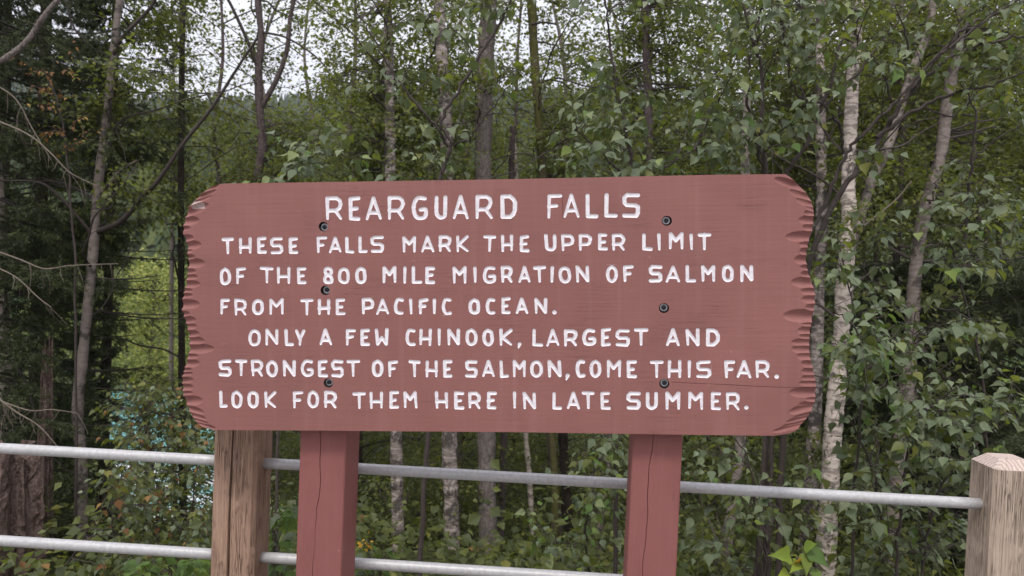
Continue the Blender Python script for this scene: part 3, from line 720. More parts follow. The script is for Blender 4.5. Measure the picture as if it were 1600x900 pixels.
for zc in (zr, zl):
    for k, (a, b_) in enumerate(((s1 - gap + .05, s1 + .03), (s1 + FW - .03, s2 + .03), (s2 + FW - .03, s2 + gap + .03))):
        bf = Buf(); A = np.array([*(pA + fx * a)[:2], zc]); B = np.array([*(pA + fx * b_)[:2], zc])
        tt = np.linspace(0, 1, 24)[:, None]; pl = A * (1 - tt) + B * tt
        tube(bf, pl, .0172, 18, cap=True)
        bf.obj('rail', MT['galv'], fence, fence_base, smooth=True)

# ------------------------------------------------------------------ ground, river, far bank
def grid_obj(name, xs, ys, zf, mat, mask=None, **props):
    X, Y = np.meshgrid(xs, ys); Zz = zf(X, Y); V = np.stack([X, Y, Zz], 2).reshape(-1, 3); nx = len(xs)
    i, j = np.meshgrid(np.arange(len(ys) - 1), np.arange(nx - 1), indexing='ij'); a = (i * nx + j).ravel()
    Fc = np.concatenate([np.stack([a, a + 1, a + nx + 1], 1), np.stack([a, a + nx + 1, a + nx], 1)])
    b = Buf(); b.add(V, Fc); return b.obj(name, mat, None, smooth=True, **props)

t = NT('gravel_soil'); v = t.coord()
geo = t.n('ShaderNodeNewGeometry').outputs['Position']; sep = t.n('ShaderNodeSeparateXYZ', {'Vector': geo})
n1 = t.noise(v, 9, 5); n2 = t.noise(v, 90, 3); n3 = t.noise(v, .15, 4)
grav = t.ramp(n2, [(.3, (.16, .15, .135)), (.7, (.34, .32, .29))])
soil = t.ramp(n1, [(.3, (.030, .026, .014)), (.5, (.045, .05, .018)), (.7, (.07, .085, .025))])
near = t.ramp(t.math('DIVIDE', sep.outputs['Y'], 10.0), [(.28, (0, 0, 0)), (.33, (1, 1, 1))])
col = t.mix(near, grav, soil)
t.bsdf(col, .95, t.bump(t.math('ADD', n1, n2), .8, .02), spec=.1)
MT['ground'] = t.m
ysn = np.concatenate([[-60, -20, -6, 0, 2, 2.8], np.linspace(3.0, 20, 60), np.linspace(20.5, 60, 40), np.linspace(62, 86, 8), [87, 88, 90, 92, 94, 97, 100]])
xsn = np.concatenate([np.linspace(-400, -42, 16), np.linspace(-40, 40, 90), np.linspace(42, 400, 16)])
grid_obj('ground', xsn, ysn, gz, MT['ground'], kind='structure')
t = NT('hillside_cover'); v = t.coord(); n1 = t.noise(v, .05, 6, .6); n2 = t.noise(v, .6, 4)
t.bsdf(t.mix(n2, t.ramp(n1, [(.4, (.035, .06, .025)), (.6, (.09, .12, .045))]), c4(.05, .075, .03)), .95, t.bump(n2, 1, 1.0), spec=.05)
ysf = np.concatenate([np.linspace(100, 200, 20), np.linspace(210, 640, 44)])
grid_obj('far_hillside', np.linspace(-520, 520, 70), ysf, gz, t.m, kind='structure')
# river
t = NT('glacial_river_water'); v = t.coord((1, 1, 1)); n1 = t.noise(t.coord((.25, 1.0, 1)), .9, 6, .65, .6); n2 = t.noise(v, 3, 3)
geo = t.n('ShaderNodeNewGeometry').outputs['Position']; sep = t.n('ShaderNodeSeparateXYZ', {'Vector': geo})
rap = t.ramp(t.math('DIVIDE', sep.outputs['Y'], 100.0), [(.56, (1, 1, 1)), (.64, (0, 0, 0))])
foam = t.ramp(t.math('ADD', n1, t.math('MULTIPLY', rap, .20)), [(.64, (0, 0, 0)), (.74, (1, 1, 1))])
col = t.mix(foam, t.ramp(n2, [(.3, (.11, .29, .28)), (.7, (.17, .38, .365))]), c4(.62, .66, .66))
t.bsdf(col, .35, t.bump(t.math('ADD', n1, t.math('MULTIPLY', n2, .4)), .6, .4), spec=.4)
grid_obj('river', np.linspace(-400, 400, 60), np.linspace(44, 92, 40), lambda x, y: -15.0 + .12 * np.sin(x * 1.1 + y) * np.sin(y * .9), t.m, kind='structure')

# ------------------------------------------------------------------ leaves
def leaf_tpl(kind):
    if kind == 'far':
        V = [(0, 0, 0), (.42, .40, .10), (1, 0, -.06), (.42, -.40, .10)]; Fc = [(0, 3, 2), (0, 2, 1)]
    elif kind == 'mid':
        V = [(0, 0, 0), (.30, .37, .09), (.72, .22, .05), (1, 0, -.10), (.72, -.22, .05), (.30, -.37, .09), (.4, 0, 0)]
        Fc = [(0, 6, 1), (6, 2, 1), (6, 3, 2), (0, 5, 6), (6, 5, 4), (6, 4, 3)]
    else:      # near: stalk, toothed edge, folded along the midrib, tip curled down
        L = [(.08, .19), (.17, .31), (.29, .365), (.34, .335), (.45, .315), (.50, .265), (.61, .215), (.66, .165), (.80, .085), (.9, .035)]
        mids = [0, .25, .5, .75, 1.0]
        z = lambda x, y: .22 * abs(y) - .30 * max(0, x - .35) ** 2 + .03 * math.sin(x * 16) * abs(y) * 2
        V = [(m, 0, z(m, 0)) for m in mids] + [(x, y, z(x, y)) for x, y in L] + [(x, -y, z(x, y)) for x, y in L]
        Fc = []
        mi_ = [0, 0, 1, 1, 2, 2, 2, 3, 3, 3]
        for s, o in ((1, 5), (-1, 15)):
            prev = 0; cur = 0
            for i in range(10):
                m = mi_[i]
                if m != cur: Fc.append((cur, m, o + i - 1) if s > 0 else (m, cur, o + i - 1)); cur = m
                if i > 0: Fc.append((cur, o + i, o + i - 1) if s > 0 else (cur, o + i - 1, o + i))
                else: pass
            Fc.append((cur, 4, o + 9) if s > 0 else (4, cur, o + 9))
        n = len(V); V += [(-.28, .012, .05), (-.28, -.012, .05), (.02, .012, 0), (.02, -.012, 0)]; Fc += [(n, n + 1, n + 3), (n, n + 3, n + 2)]
    return np.array(V, float), np.array(Fc, int)
TPL = {k: leaf_tpl(k) for k in ('far', 'mid', 'near')}

class Leaves:
    def __init__(s): s.p = []; s.d = []; s.n = []; s.s = []; s.m = []
    def add(s, p, d, n, size, mi=0):
        p = np.asarray(p); s.p.append(p); s.d.append(d); s.n.append(n); s.s.append(np.broadcast_to(size, (len(p),)).astype(float)); s.m.append(np.full(len(p), mi))
    def arr(s): return [np.concatenate(x) for x in (s.p, s.d, s.n, s.s, s.m)]
def frame_leaf(d, n):
    d = nrmz(d); y = nrmz(np.cross(n, d)); z = np.cross(d, y); return d, y, z
def leaves_into(buf, kind, p, d, n, s, mi):
    if len(p) == 0: return
    V, Fc = TPL[kind]; x, y, z = frame_leaf(d, n)
    wv = rng.uniform(.85, 1.15, len(p))[:, None, None]
    W = p[:, None] + s[:, None, None] * (V[None, :, 0:1] * x[:, None] + V[None, :, 1:2] * wv * y[:, None] + V[None, :, 2:3] * z[:, None])
    FF = Fc[None] + (np.arange(len(p)) * len(V))[:, None, None]
    buf.add(W.reshape(-1, 3), FF.reshape(-1, 3), np.repeat(mi, len(Fc)), np.repeat(rng.random(len(p)), len(Fc)))
def rand_leaf_dirs(n, droop=.5, spread=1.0, out=None):
    a = rng.uniform(0, 2 * math.pi, n)
    d = np.stack([np.cos(a), np.sin(a), -droop + .45 * rng.standard_normal(n)], 1) * [1, 1, 1]
    if out is not None: d = d * .8 + out
    nn = np.stack([.45 * spread * rng.standard_normal(n), .45 * spread * rng.standard_normal(n) - .25, np.ones(n)], 1)
    return nrmz(d), nrmz(nn)

_tplmesh = {}
def leaf_mesh_shared(matkey):
    if matkey not in _tplmesh:
        ms = []
        for k in range(4):
            b = Buf(); V, Fc = TPL['near']; V = V.copy(); V[:, 1] *= (.85, 1.0, 1.1, .95)[k]; V[:, 2] *= (1, .6, 1.5, 2.2)[k]; V[:, 1] += (.0, .05, -.04, .02)[k] * V[:, 0] ** 2
            b.add(V, Fc, 0, np.full(len(Fc), k * .13)); me = b.mesh('leaf', MT[matkey], smooth=True); ms.append(me)
        _tplmesh[matkey] = ms
    return _tplmesh[matkey]
def leaf_objects(parent, base, L, matkeys, limit=300):
    """the largest-showing leaves of a plant become parts of their own, the rest one foliage part"""
    p, d, n, s, m = L.arr()
    q = p - CAM; dep = q @ fwd; X = 800 + F * (q @ CX) / dep; Y = 450 - F * (q @ CY) / dep
    hid = (X > 300) & (X < 1262) & (Y > 295) & (Y < 665) & (dep > 2.1)
    inside = (X > -20) & (X < 1620) & (Y > -20) & (Y < 920) & ~hid
    score = np.where(inside, s / dep, 0); order = np.argsort(-score); top = order[:limit]; top = top[inside[top]]; rest = np.setdiff1d(order, top)
    x, y, z = frame_leaf(d, n); B = np.asarray(base)
    for i in top:
        ms = leaf_mesh_shared(matkeys[m[i]])
        o = bpy.data.objects.new('leaf', ms[i % 4]); COL.objects.link(o); o.parent = parent
        S = s[i]; o.matrix_basis = Matrix(((x[i, 0] * S, y[i, 0] * S, z[i, 0] * S, p[i, 0] - B[0]), (x[i, 1] * S, y[i, 1] * S, z[i, 1] * S, p[i, 1] - B[1]), (x[i, 2] * S, y[i, 2] * S, z[i, 2] * S, p[i, 2] - B[2]), (0, 0, 0, 1)))
    if len(rest):
        b = Buf(); leaves_into(b, 'near', p[rest], d[rest], n[rest], s[rest], m[rest])
        b.obj('foliage', [MT[k] for k in matkeys], parent, base, smooth=True, kind='stuff')

def bez(a, b, c, n):
    t = np.linspace(0, 1, n)[:, None]; return a * (1 - t) ** 2 + 2 * b * t * (1 - t) + c * t ** 2
def nearest_on(polys, target, above=.15):
    """a point of the stems from which a limb to target would leave"""
    best = None
    for pl in polys:
        dz = target[2] - pl[:, 2]; cost = np.linalg.norm(pl - target, axis=1) + np.where(dz < above, 2.5 * (above - dz), 0) 
        i = int(np.argmin(cost))
        if best is None or cost[i] < best[0]: best = (cost[i], pl[i])
    return best[1]

# sky shows between the crowns here: (cx, cy, rx, ry, share of sprays kept)
OPEN = [(315, 225, 75, 70, .30), (430, 205, 80, 45, .40), (800, 205, 30, 50, .5), (420, 85, 115, 105, .24), (345, 60, 60, 95, .25), (855, 80, 62, 120, .32), (265, 130, 65, 70, .40), (540, 165, 60, 40, .45), (1065, 170, 40, 35, .45), (1215, 110, 50, 60, .5), (950, 60, 70, 80, .5), (1440, 50, 60, 40, .6), (1570, 160, 40, 40, .6), (600, 60, 60, 60, .6), (790, 60, 40, 120, .4)]
def keep(px, py, k=1.0):
    pr = 1.0 if py > 150 else .80
    for cx, cy, rx, ry, q in OPEN:
        r = math.hypot((px - cx) / rx, (py - cy) / ry)
        if r < 1.25: pr = min(pr, q + (1 - q) * max(0, (r - .75) / .5))
    return random.random() < pr ** k

# ------------------------------------------------------------------ trees with a trunk the photo shows
def trunk_poly(pts, d0, d1):
    """(px,py) from top to bottom, depth d0 at the top and d1 at the bottom; carried down to the ground"""
    pts = sorted(pts, key=lambda p: p[1]); k = len(pts)
    q = [P(x, y, d0 + (d1 - d0) * i / max(1, k - 1)) for i, (x, y) in enumerate(pts)]
    top = q[0] + nrmz(q[0] - q[1]) * 2.2; bot = q[-1].copy(); g = float(gz(bot[0], bot[1])) - .15
    if bot[2] > g: q.append(np.array([bot[0], bot[1], g]))
    return smooth_poly([top] + q, seg=7)

TREES = []
def tree(name, label, cat, pts, d, wtop, wbot, bark, ltype=None, group=None, dbot=None, forks=(), sides=12):
    """widths in photo pixels"""
    pl = trunk_poly(pts, d, dbot or d); base = pl[-1].copy()
    o = thing(name, label, cat, base, group)
    b = Buf(); n = len(pl); tt = np.linspace(0, 1, n)
    rad = (wtop + (wbot - wtop) * tt) / 2 / F * d; rad[-3:] *= 1.15
    rad = rad * (1 + .05 * np.sin(tt * 40 + len(TREES)) + .03 * rng.standard_normal(n))
    fine = smooth_poly(pl, seg=4); rf = np.interp(np.linspace(0, 1, len(fine)), tt, rad)
    tube(b, fine, rf, sides, wob=.035)
    b.obj('trunk', MT[bark], o, base, smooth=True)
    T = dict(o=o, base=base, polys=[pl], clumps=[], ltype=ltype or 'leaf_mid', bark=bark, d=d, limbs=Buf(), pts=pts)
    for fp, dd0, dd1, w0, w1, mt_ in forks:              # boughs the photo shows, drawn from the trunk outwards
        fl = smooth_poly([P(x, y, dd0 + (dd1 - dd0) * i / (len(fp) - 1)) for i, (x, y) in enumerate(fp)], seg=7)
        r = np.linspace(w0, w1, len(fl)) / 2 / F * dd0
        fb_ = Buf(); tube(fb_, fl, r, 7, wob=.05); fb_.obj('limb', MT[mt_], o, base, smooth=True)
        T['polys'].append(fl)
    TREES.append(T); return T

tree('birch_tree', 'slender grey trunk forking by the spruce at the left', 'tree', [(188, -10), (176, 90), (166, 190), (152, 300), (145, 400), (131, 540), (121, 640), (126, 710), (127, 830)], 6.2, 9, 19, 'birch_grey',
     forks=[([(152, 362), (190, 345), (225, 305), (245, 285), (290, 220), (330, 170), (375, 100), (402, 60)], 6.2, 5.6, 9, 3, 'twig'), ([(143, 365), (118, 335), (90, 305), (60, 285), (0, 282)], 6.2, 5.9, 6, 2.5, 'twig'),
            ([(176, 90), (190, 60), (235, 12), (250, -20)], 6.2, 6, 7, 4, 'twig'), ([(160, 300), (185, 270), (215, 250)], 6.2, 6.0, 6, 2, 'birch_grey')])
tree('birch_tree', 'white birch trunk cut off by the left edge of the photo', 'tree', [(-26, -10), (-20, 120), (-8, 240), (2, 380), (6, 520), (10, 640), (12, 760)], 7.2, 14, 20, 'birch')
tree('birch_tree', 'lichened bough leaning up across the top left corner', 'tree', [(150, -60), (78, 14), (44, 62), (8, 92), (-60, 130), (-130, 300), (-150, 600)], 4.6, 6, 13, 'bark_grey')
tree('pine_tree', 'very thin straight dark trunk just left of the sign', 'tree', [(286, -10), (283, 200), (283, 400), (284, 560), (285, 700), (286, 800)], 8.0, 8, 12, 'bark_dark')
tree('aspen_tree', 'dark forked trunk rising above the left end of the sign', 'tree', [(402, -10), (408, 60), (404, 110), (405, 160), (410, 230), (403, 290), (400, 500), (400, 800)], 8.5, 9, 17, 'bark_purple',
     forks=[([(410, 165), (432, 125), (448, 80), (455, 20), (470, -40)], 8.5, 8.5, 9, 6, 'bark_purple'), ([(404, 110), (385, 60), (362, 10), (340, -30)], 8.5, 8.2, 6, 4, 'twig'), ([(408, 50), (450, 60), (500, 95), (530, 140)], 8.5, 8, 4, 2, 'twig')])
tree('birch_tree', 'pale birch right of the left red post', 'tree', [(605, -10), (607, 60), (609, 160), (610, 280), (615, 450), (619, 690), (621, 790), (622, 890)], 7.0, 13, 21, 'birch_mot')
tree('birch_tree', 'wide birch trunk with peeling patches under the sign, thickest pale one there', 'tree', [(686, -10), (690, 80), (696, 180), (699, 290), (701, 450), (702, 690), (705, 790), (706, 890)], 7.2, 15, 26, 'birch_mot')
tree('aspen_tree', 'thickest grey flecked trunk under the middle of the sign', 'tree', [(765, -10), (759, 90), (756, 180), (755, 290), (758, 450), (760, 680), (762, 790), (762, 890)], 7.6, 24, 30, 'bark_grey')
tree('aspen_tree', 'thin brownish trunk touching the thick flecked trunk', 'tree', [(792, 500), (789, 600), (787, 690), (784, 790), (780, 890)], 8.4, 9, 12, 'bark_purple')
tree('aspen_tree', 'mossy green straight trunk against the open sky', 'tree', [(830, -10), (835, 90), (842, 190), (849, 290), (854, 450), (860, 640), (868, 780)], 8.6, 14, 12, 'bark_moss',
     forks=[([(830, 38), (850, 35), (870, 38)], 8.5, 8.4, 4, 3, 'twig')])
tree('birch_tree', 'thin white birch stem ending in green bushes under the sign', 'tree', [(815, 500), (820, 640), (822, 690), (827, 740), (831, 830)], 8.8, 7, 9, 'birch')
tree('aspen_tree', 'dark thin trunk between the pale stems under the sign', 'tree', [(850, 600), (860, 690), (866, 760), (873, 830)], 9.2, 8, 13, 'bark_purple')
tree('spruce_tree', 'blackish trunk under the sign beside the right red post', 'tree', [(878, 600), (880, 690), (884, 760), (890, 850)], 9.6, 12, 18, 'bark_dark')
tree('birch_tree', 'pale leaning stem just left of the right red post', 'tree', [(962, 560), (952, 680), (944, 760), (936, 850)], 8.4, 10, 13, 'birch_grey')
tree('aspen_tree', 'purple-grey trunk rising over the words on the right half', 'tree', [(1007, -10), (1010, 70), (1012, 140), (1014, 220), (1016, 300), (1020, 500), (1025, 760)], 8.0, 12, 15, 'bark_purple')
tree('birch_tree', 'mottled birch trunk behind the right end of the sign', 'tree', [(1283, -10), (1282, 90), (1282, 180), (1283, 260), (1284, 350), (1279, 450), (1276, 560), (1272, 680), (1265, 780), (1255, 890)], 7.0, 12, 24, 'birch_mot')
tree('birch_tree', 'brightest white birch trunk, right of the sign', 'tree', [(1342, -10), (1337, 60), (1332, 130), (1328, 220), (1325, 300), (1327, 330), (1323, 400), (1317, 480), (1310, 580), (1301, 680), (1295, 780), (1289, 890)], 6.2, 15, 31, 'birch',
     forks=[([(1327, 390), (1345, 340), (1360, 285), (1385, 235), (1405, 175), (1425, 110), (1450, 50), (1462, -20)], 6.2, 6.6, 16, 12, 'birch_grey'), ([(1335, 365), (1360, 345), (1400, 312), (1425, 282)], 6.2, 6.0, 4, 2, 'twig_pale')])
tree('birch_tree', 'crooked grey trunk between the white birch and the fence post', 'tree', [(1510, -10), (1496, 70), (1480, 160), (1470, 240), (1448, 320), (1435, 380), (1428, 450), (1424, 520), (1418, 600), (1408, 680), (1398, 780), (1388, 890)], 6.6, 15, 24, 'birch_grey')
tree('birch_tree', 'short pinkish trunk below the sign, right of the right red post', 'tree', [(1160, 560), (1158, 680), (1148, 770), (1138, 830), (1128, 900)], 6.0, 13, 20, 'birch_grey')

MID = [t_ for t_ in TREES if max(p[1] for p in t_['pts']) > 0 and min(p[1] for p in t_['pts']) < 0]
LOW = TREES
# leaf sprays for the trees: regions (x0, y0, x1, y1, number)
REG = [(180, -80, 600, 130, 84), (250, 130, 600, 300, 78), (600, -80, 1270, 140, 115), (600, 140, 1270, 300, 95), (1200, -80, 1640, 150, 56), (1270, 150, 1640, 400, 36), (1270, 420, 1560, 700, 5),
       (150, 100, 300, 360, 24), (200, 560, 330, 760, 10), (430, 690, 480, 900, 6), (560, 690, 980, 900, 34), (1060, 690, 1300, 900, 24), (1300, 690, 1520, 900, 10), (350, 300, 1240, 680, 44)]
for x0, y0, x1, y1, n in REG:
    for _ in range(n):
        px = random.uniform(x0, x1); py = random.uniform(y0, y1)
        if py < 300 and not keep(px, py): continue
        cand = MID if py < 500 else LOW
        T = min(cand, key=lambda t_: min(abs(px - q[0]) + abs(py - q[1]) * .5 for q in t_['pts']) + random.uniform(0, 60))
        T['clumps'].append(P(px, py, T['d'] + (random.uniform(-.7, 0) if random.random() < .15 else random.uniform(.35, 2.2))))
def boughs(T, n, mat='twig'):
    tb = Buf()
    for _ in range(n):
        pl = T['polys'][0]; v = pl[(pl[:, 2] > .4) & (pl[:, 2] < 4.5)]
        if len(v) < 3: return
        a = v[random.randint(0, len(v) - 1)]; th = random.uniform(0, 2 * math.pi); ln = random.uniform(.8, 2.0); u = np.array([math.cos(th), math.sin(th) * .7, random.uniform(.1, .9)])
        p = [a]; 
        for k in range(7): u = nrmz(u + rng.standard_normal(3) * .28 + [0, 0, .04]); p.append(p[-1] + u * ln / 7)
        p = smooth_poly(np.array(p), seg=3); r = np.linspace(.009, .0025, len(p)) * random.uniform(.7, 1.5); tube(tb, p, r, 5, wob=.08)
        for k in range(4):
            q = p[random.randint(6, len(p) - 3)]; w_ = nrmz(rng.standard_normal(3) + [0, 0, .4]); e = q + w_ * ln * .3; tube(tb, np.array([q, (q + e) / 2 + rng.normal(0, .03, 3), e]), [.003, .002, .0012], 4)
    tb.obj('boughs', MT[mat], T['o'], T['base'], kind='stuff')
def build_crown(T, nleaf=(180, 300), size=.047, rad=.36, kind='mid', twigmat='twig', limbname='limb'):
    if not T['clumps']: return
    L = Leaves(); tb = Buf()
    for c in T['clumps']:
        a = nearest_on(T['polys'], c); dist = np.linalg.norm(c - a)
        mid = (a + c) / 2 + np.array([0, 0, random.uniform(-.05, .18) * dist]) + rng.standard_normal(3) * .06 * dist
        br = bez(a, mid, c, 9) + np.r_[np.zeros((1, 3)), rng.standard_normal((8, 3)) * .014]
        tube(tb, br, np.linspace(.006 + .005 * min(dist, 2), .0025, 9), 5)
        k = random.randint(7, 11); n = random.randint(*nleaf); per = max(4, n // k)
        for _ in range(k):
            st = br[random.randint(3, 8)]; out = nrmz(rng.standard_normal(3) * [1, 1, .55] + [0, 0, .05]); ln = rad * random.uniform(.7, 1.6)
            tw = bez(st, st + out * ln * .5 + [0, 0, .05], st + out * ln + [0, 0, -.10 * random.random()], 5)
            tube(tb, tw, np.linspace(.0028, .0012, 5), 3)
            t = rng.uniform(.12, 1.05, per); p = st + (tw[-1] - st) * t[:, None] + (tw[2] - (st + tw[-1]) / 2) * (4 * t * (1 - t))[:, None] + rng.standard_normal((per, 3)) * [.05, .05, .035]
            d, nn = rand_leaf_dirs(per, .55, 1.1, out * .5); L.add(p, d, nn, size * rng.uniform(.6, 1.25, per), 0)
    tb.obj('branches', MT[twigmat], T['o'], T['base'], smooth=False, kind='stuff')
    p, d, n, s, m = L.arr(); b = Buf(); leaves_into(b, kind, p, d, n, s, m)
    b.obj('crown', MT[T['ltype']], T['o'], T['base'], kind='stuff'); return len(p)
tot = 0
for T in TREES: tot += build_crown(T) or 0
for T in MID:
    if max(q[0] for q in T['pts']) > 160: boughs(T, 7)
print('mid leaves', tot)

# ------------------------------------------------------------------ leafy trees standing further down the slope
far_i = 0
FARX = [345, 430, 500, 560, 650, 720, 800, 880, 960, 1050, 1100, 1150, 1210, 1260, 1370, 1430, 1500, 1560, 1610, 270, 1320, 1660, 1400, 1470, 1540, 1350, 1730, 1810, 1900, 2000]
totf = 0
for k, fxp in enumerate(FARX):
    d = random.uniform(11.5, 19); x = fxp
    pts = [(x + random.uniform(-40, 40) + 10, -40), (x + random.uniform(-26, 26), 90), (x + random.uniform(-14, 14), 210), (x, 320), (x + random.uniform(-6, 6), 600), (x + random.uniform(-6, 6), 800)]
    pl = trunk_poly(pts, d, d); base = pl[-1].copy()
    o = thing('leafy_tree', 'small leafy tree crowded in the thicket behind the birches', 'tree', base, 'leafy trees in the thicket behind the birches')
    tb = Buf(); tt = np.linspace(0, 1, len(pl)); tube(tb, pl, (.016 + .055 * tt) , 8, wob=.06); tb.obj('trunk', MT['bark_grey' if k % 3 else 'bark_purple'], o, base, smooth=True)
    L = Leaves(); lb = Buf(); ncl = 76
    nb_hid = 26 if 330 < x < 1300 else 9
    for q_ in range(ncl + nb_hid):
        py = random.uniform(330, 640) if q_ >= ncl else random.choice([random.uniform(-100, 330), random.uniform(60, 330), random.uniform(-80, 300) if x > 1300 else random.uniform(600, 900)]); px = x + random.gauss(0, 70)
        if px < 215 and py < 620: continue
        if px < 290 and 330 < py < 690: continue
        if py < 300 and not keep(px, py, 1.3 if py < 190 and x < 620 else .7): continue
        c = P(px, py, d + random.uniform(-1.5, 1.5))
        if c[2] < gz(c[0], c[1]) + .1: continue
        a = nearest_on([pl], c, .3); tube(lb, bez(a, (a + c) / 2 + [0, 0, .2], c, 6), np.linspace(.018, .005, 6), 4)
        n = random.randint(80, 140); off = rng.standard_normal((n, 3)) * [.42, .42, .26]
        dd, nn = rand_leaf_dirs(n, .4, 1.2); L.add(c + off, dd, nn, .085 * rng.uniform(.6, 1.3, n), 0)
    lb.obj('branches', MT['twig'], o, base, kind='stuff')
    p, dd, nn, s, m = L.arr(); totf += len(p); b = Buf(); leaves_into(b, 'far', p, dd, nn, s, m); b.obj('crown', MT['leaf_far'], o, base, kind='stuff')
print('far leaves', totf)

# the bright young tree that fills the gap left of the board
pl = trunk_poly([(246, 400), (240, 470), (236, 560), (232, 640)], 22, 22); base = pl[-1].copy()
o = thing('aspen_tree', 'bright yellow-green young tree in the gap left of the sign, above the turquoise water', 'tree', base)
tb = Buf(); tube(tb, pl[8:], np.linspace(.02, .08, len(pl) - 8), 7, wob=.05); tb.obj('trunk', MT['bark_grey'], o, base, smooth=True)
L = Leaves(); lb = Buf()
for _ in range(46):
    py = random.uniform(415, 592); c = P(random.gauss(240, 26), py, 22 + random.uniform(-1.2, 1.2)); a = nearest_on([pl], c, .3)
    tube(lb, bez(a, (a + c) / 2 + [0, 0, .2], c, 6), np.linspace(.014, .004, 6), 4); n = 95
    dd, nn = rand_leaf_dirs(n, .4, 1.2); L.add(c + rng.standard_normal((n, 3)) * [.36, .36, .2], dd, nn, .095 * rng.uniform(.6, 1.3, n), 0)
lb.obj('branches', MT['twig'], o, base, kind='stuff')
p, dd, nn, s, m = L.arr(); b = Buf(); leaves_into(b, 'mid', p, dd, nn, s, m); b.obj('crown', MT['leaf_bank'], o, base, kind='stuff')
# pale trees across the river and beyond
for k in range(12):
    x0 = -57 + k * 3.3 + random.uniform(-2, 2); y0 = random.uniform(87.2, 91); z0 = float(gz(x0, y0)); base = np.array([x0, y0, z0]); H = random.uniform(12, 18)
    o = thing('poplar_tree', 'pale yellow-green tree on the far bank above the turquoise water', 'tree', base, 'yellow-green trees on the far bank')
    b = Buf(); tube(b, np.array([[0, 0, 0], [.1, 0, H * .5], [0, .1, H * .95]]) + base, [.22, .15, .04], 6); b.obj('trunk', MT['bark_grey'], o, base)
    n = 5200; ncl = 46; cl = np.stack([rng.normal(0, 2.0, ncl), rng.normal(0, 2.0, ncl), rng.uniform(.04, 1.0, ncl) * H], 1); cl[:, :2] *= (1.15 - cl[:, 2:3] / H * .8)
    p = cl[rng.integers(0, ncl, n)] + rng.standard_normal((n, 3)) * [.75, .75, .5] + base
    dd, nn = rand_leaf_dirs(n, .3, 1.3); b = Buf(); leaves_into(b, 'far', p, dd, nn, .30 * rng.uniform(.6, 1.3, n), np.zeros(n, int)); b.obj('crown', MT['leaf_bank'], o, base, kind='stuff')
# conifers over the far hillside: one mass
n = 9000; X = rng.uniform(-420, 420, n); Y = 112 + 500 * rng.random(n) ** 1.15; X *= np.clip(Y / 420, .35, 1.1); Zg = gz(X, Y); H = rng.uniform(7, 15, n)
b = Buf()
for tier in range(3):
    m = 6; th = np.arange(m) * 2 * math.pi / m + tier; rr = (.22, .16, .09)[tier]; z0 = (.08, .36, .62)[tier]; z1 = (.55, .8, 1.0)[tier]
    ring = np.stack([np.cos(th) * rr, np.sin(th) * rr, np.full(m, z0)], 1); T_ = np.concatenate([ring, [[0, 0, z1]]]); k = np.arange(m)
    FF = np.stack([k, (k + 1) % m, np.full(m, m)], 1)
    V = np.stack([X, Y, Zg], 1)[:, None] + T_[None] * H[:, None, None] * rng.uniform(.8, 1.25, (n, m + 1, 1))
    b.add(V.reshape(-1, 3), (FF[None] + (np.arange(n) * (m + 1))[:, None, None]).reshape(-1, 3), 0, np.repeat(rng.random(n), m))
o = b.obj('far_forest', MT['conifer_far'], None, kind='stuff')
o['label'] = 'dark conifer forest on the hazy hillside'; o['category'] = 'forest'

# undergrowth on the slope
n = 42000; Y = 3.6 + 26 * rng.random(n) ** 1.3; X = rng.uniform(-1, 1, n) * (3 + Y * .85); cl = np.sin(X * 2.1 + Y * 1.3) * np.sin(X * .9 - Y * 2.2)
Zz = gz(X, Y) + np.abs(rng.normal(0, .16, n)) * (1.2 + cl) ; dd, nn = rand_leaf_dirs(n, .1, 1.0)
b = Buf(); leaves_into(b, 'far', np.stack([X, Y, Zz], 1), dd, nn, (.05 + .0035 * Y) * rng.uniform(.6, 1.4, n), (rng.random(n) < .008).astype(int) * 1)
o = b.obj('undergrowth', [MT['leaf_mid'], MT['leaf_brown']], None, kind='stuff'); o['label'] = 'low leafy undergrowth covering the slope below the fence'; o['category'] = 'undergrowth'

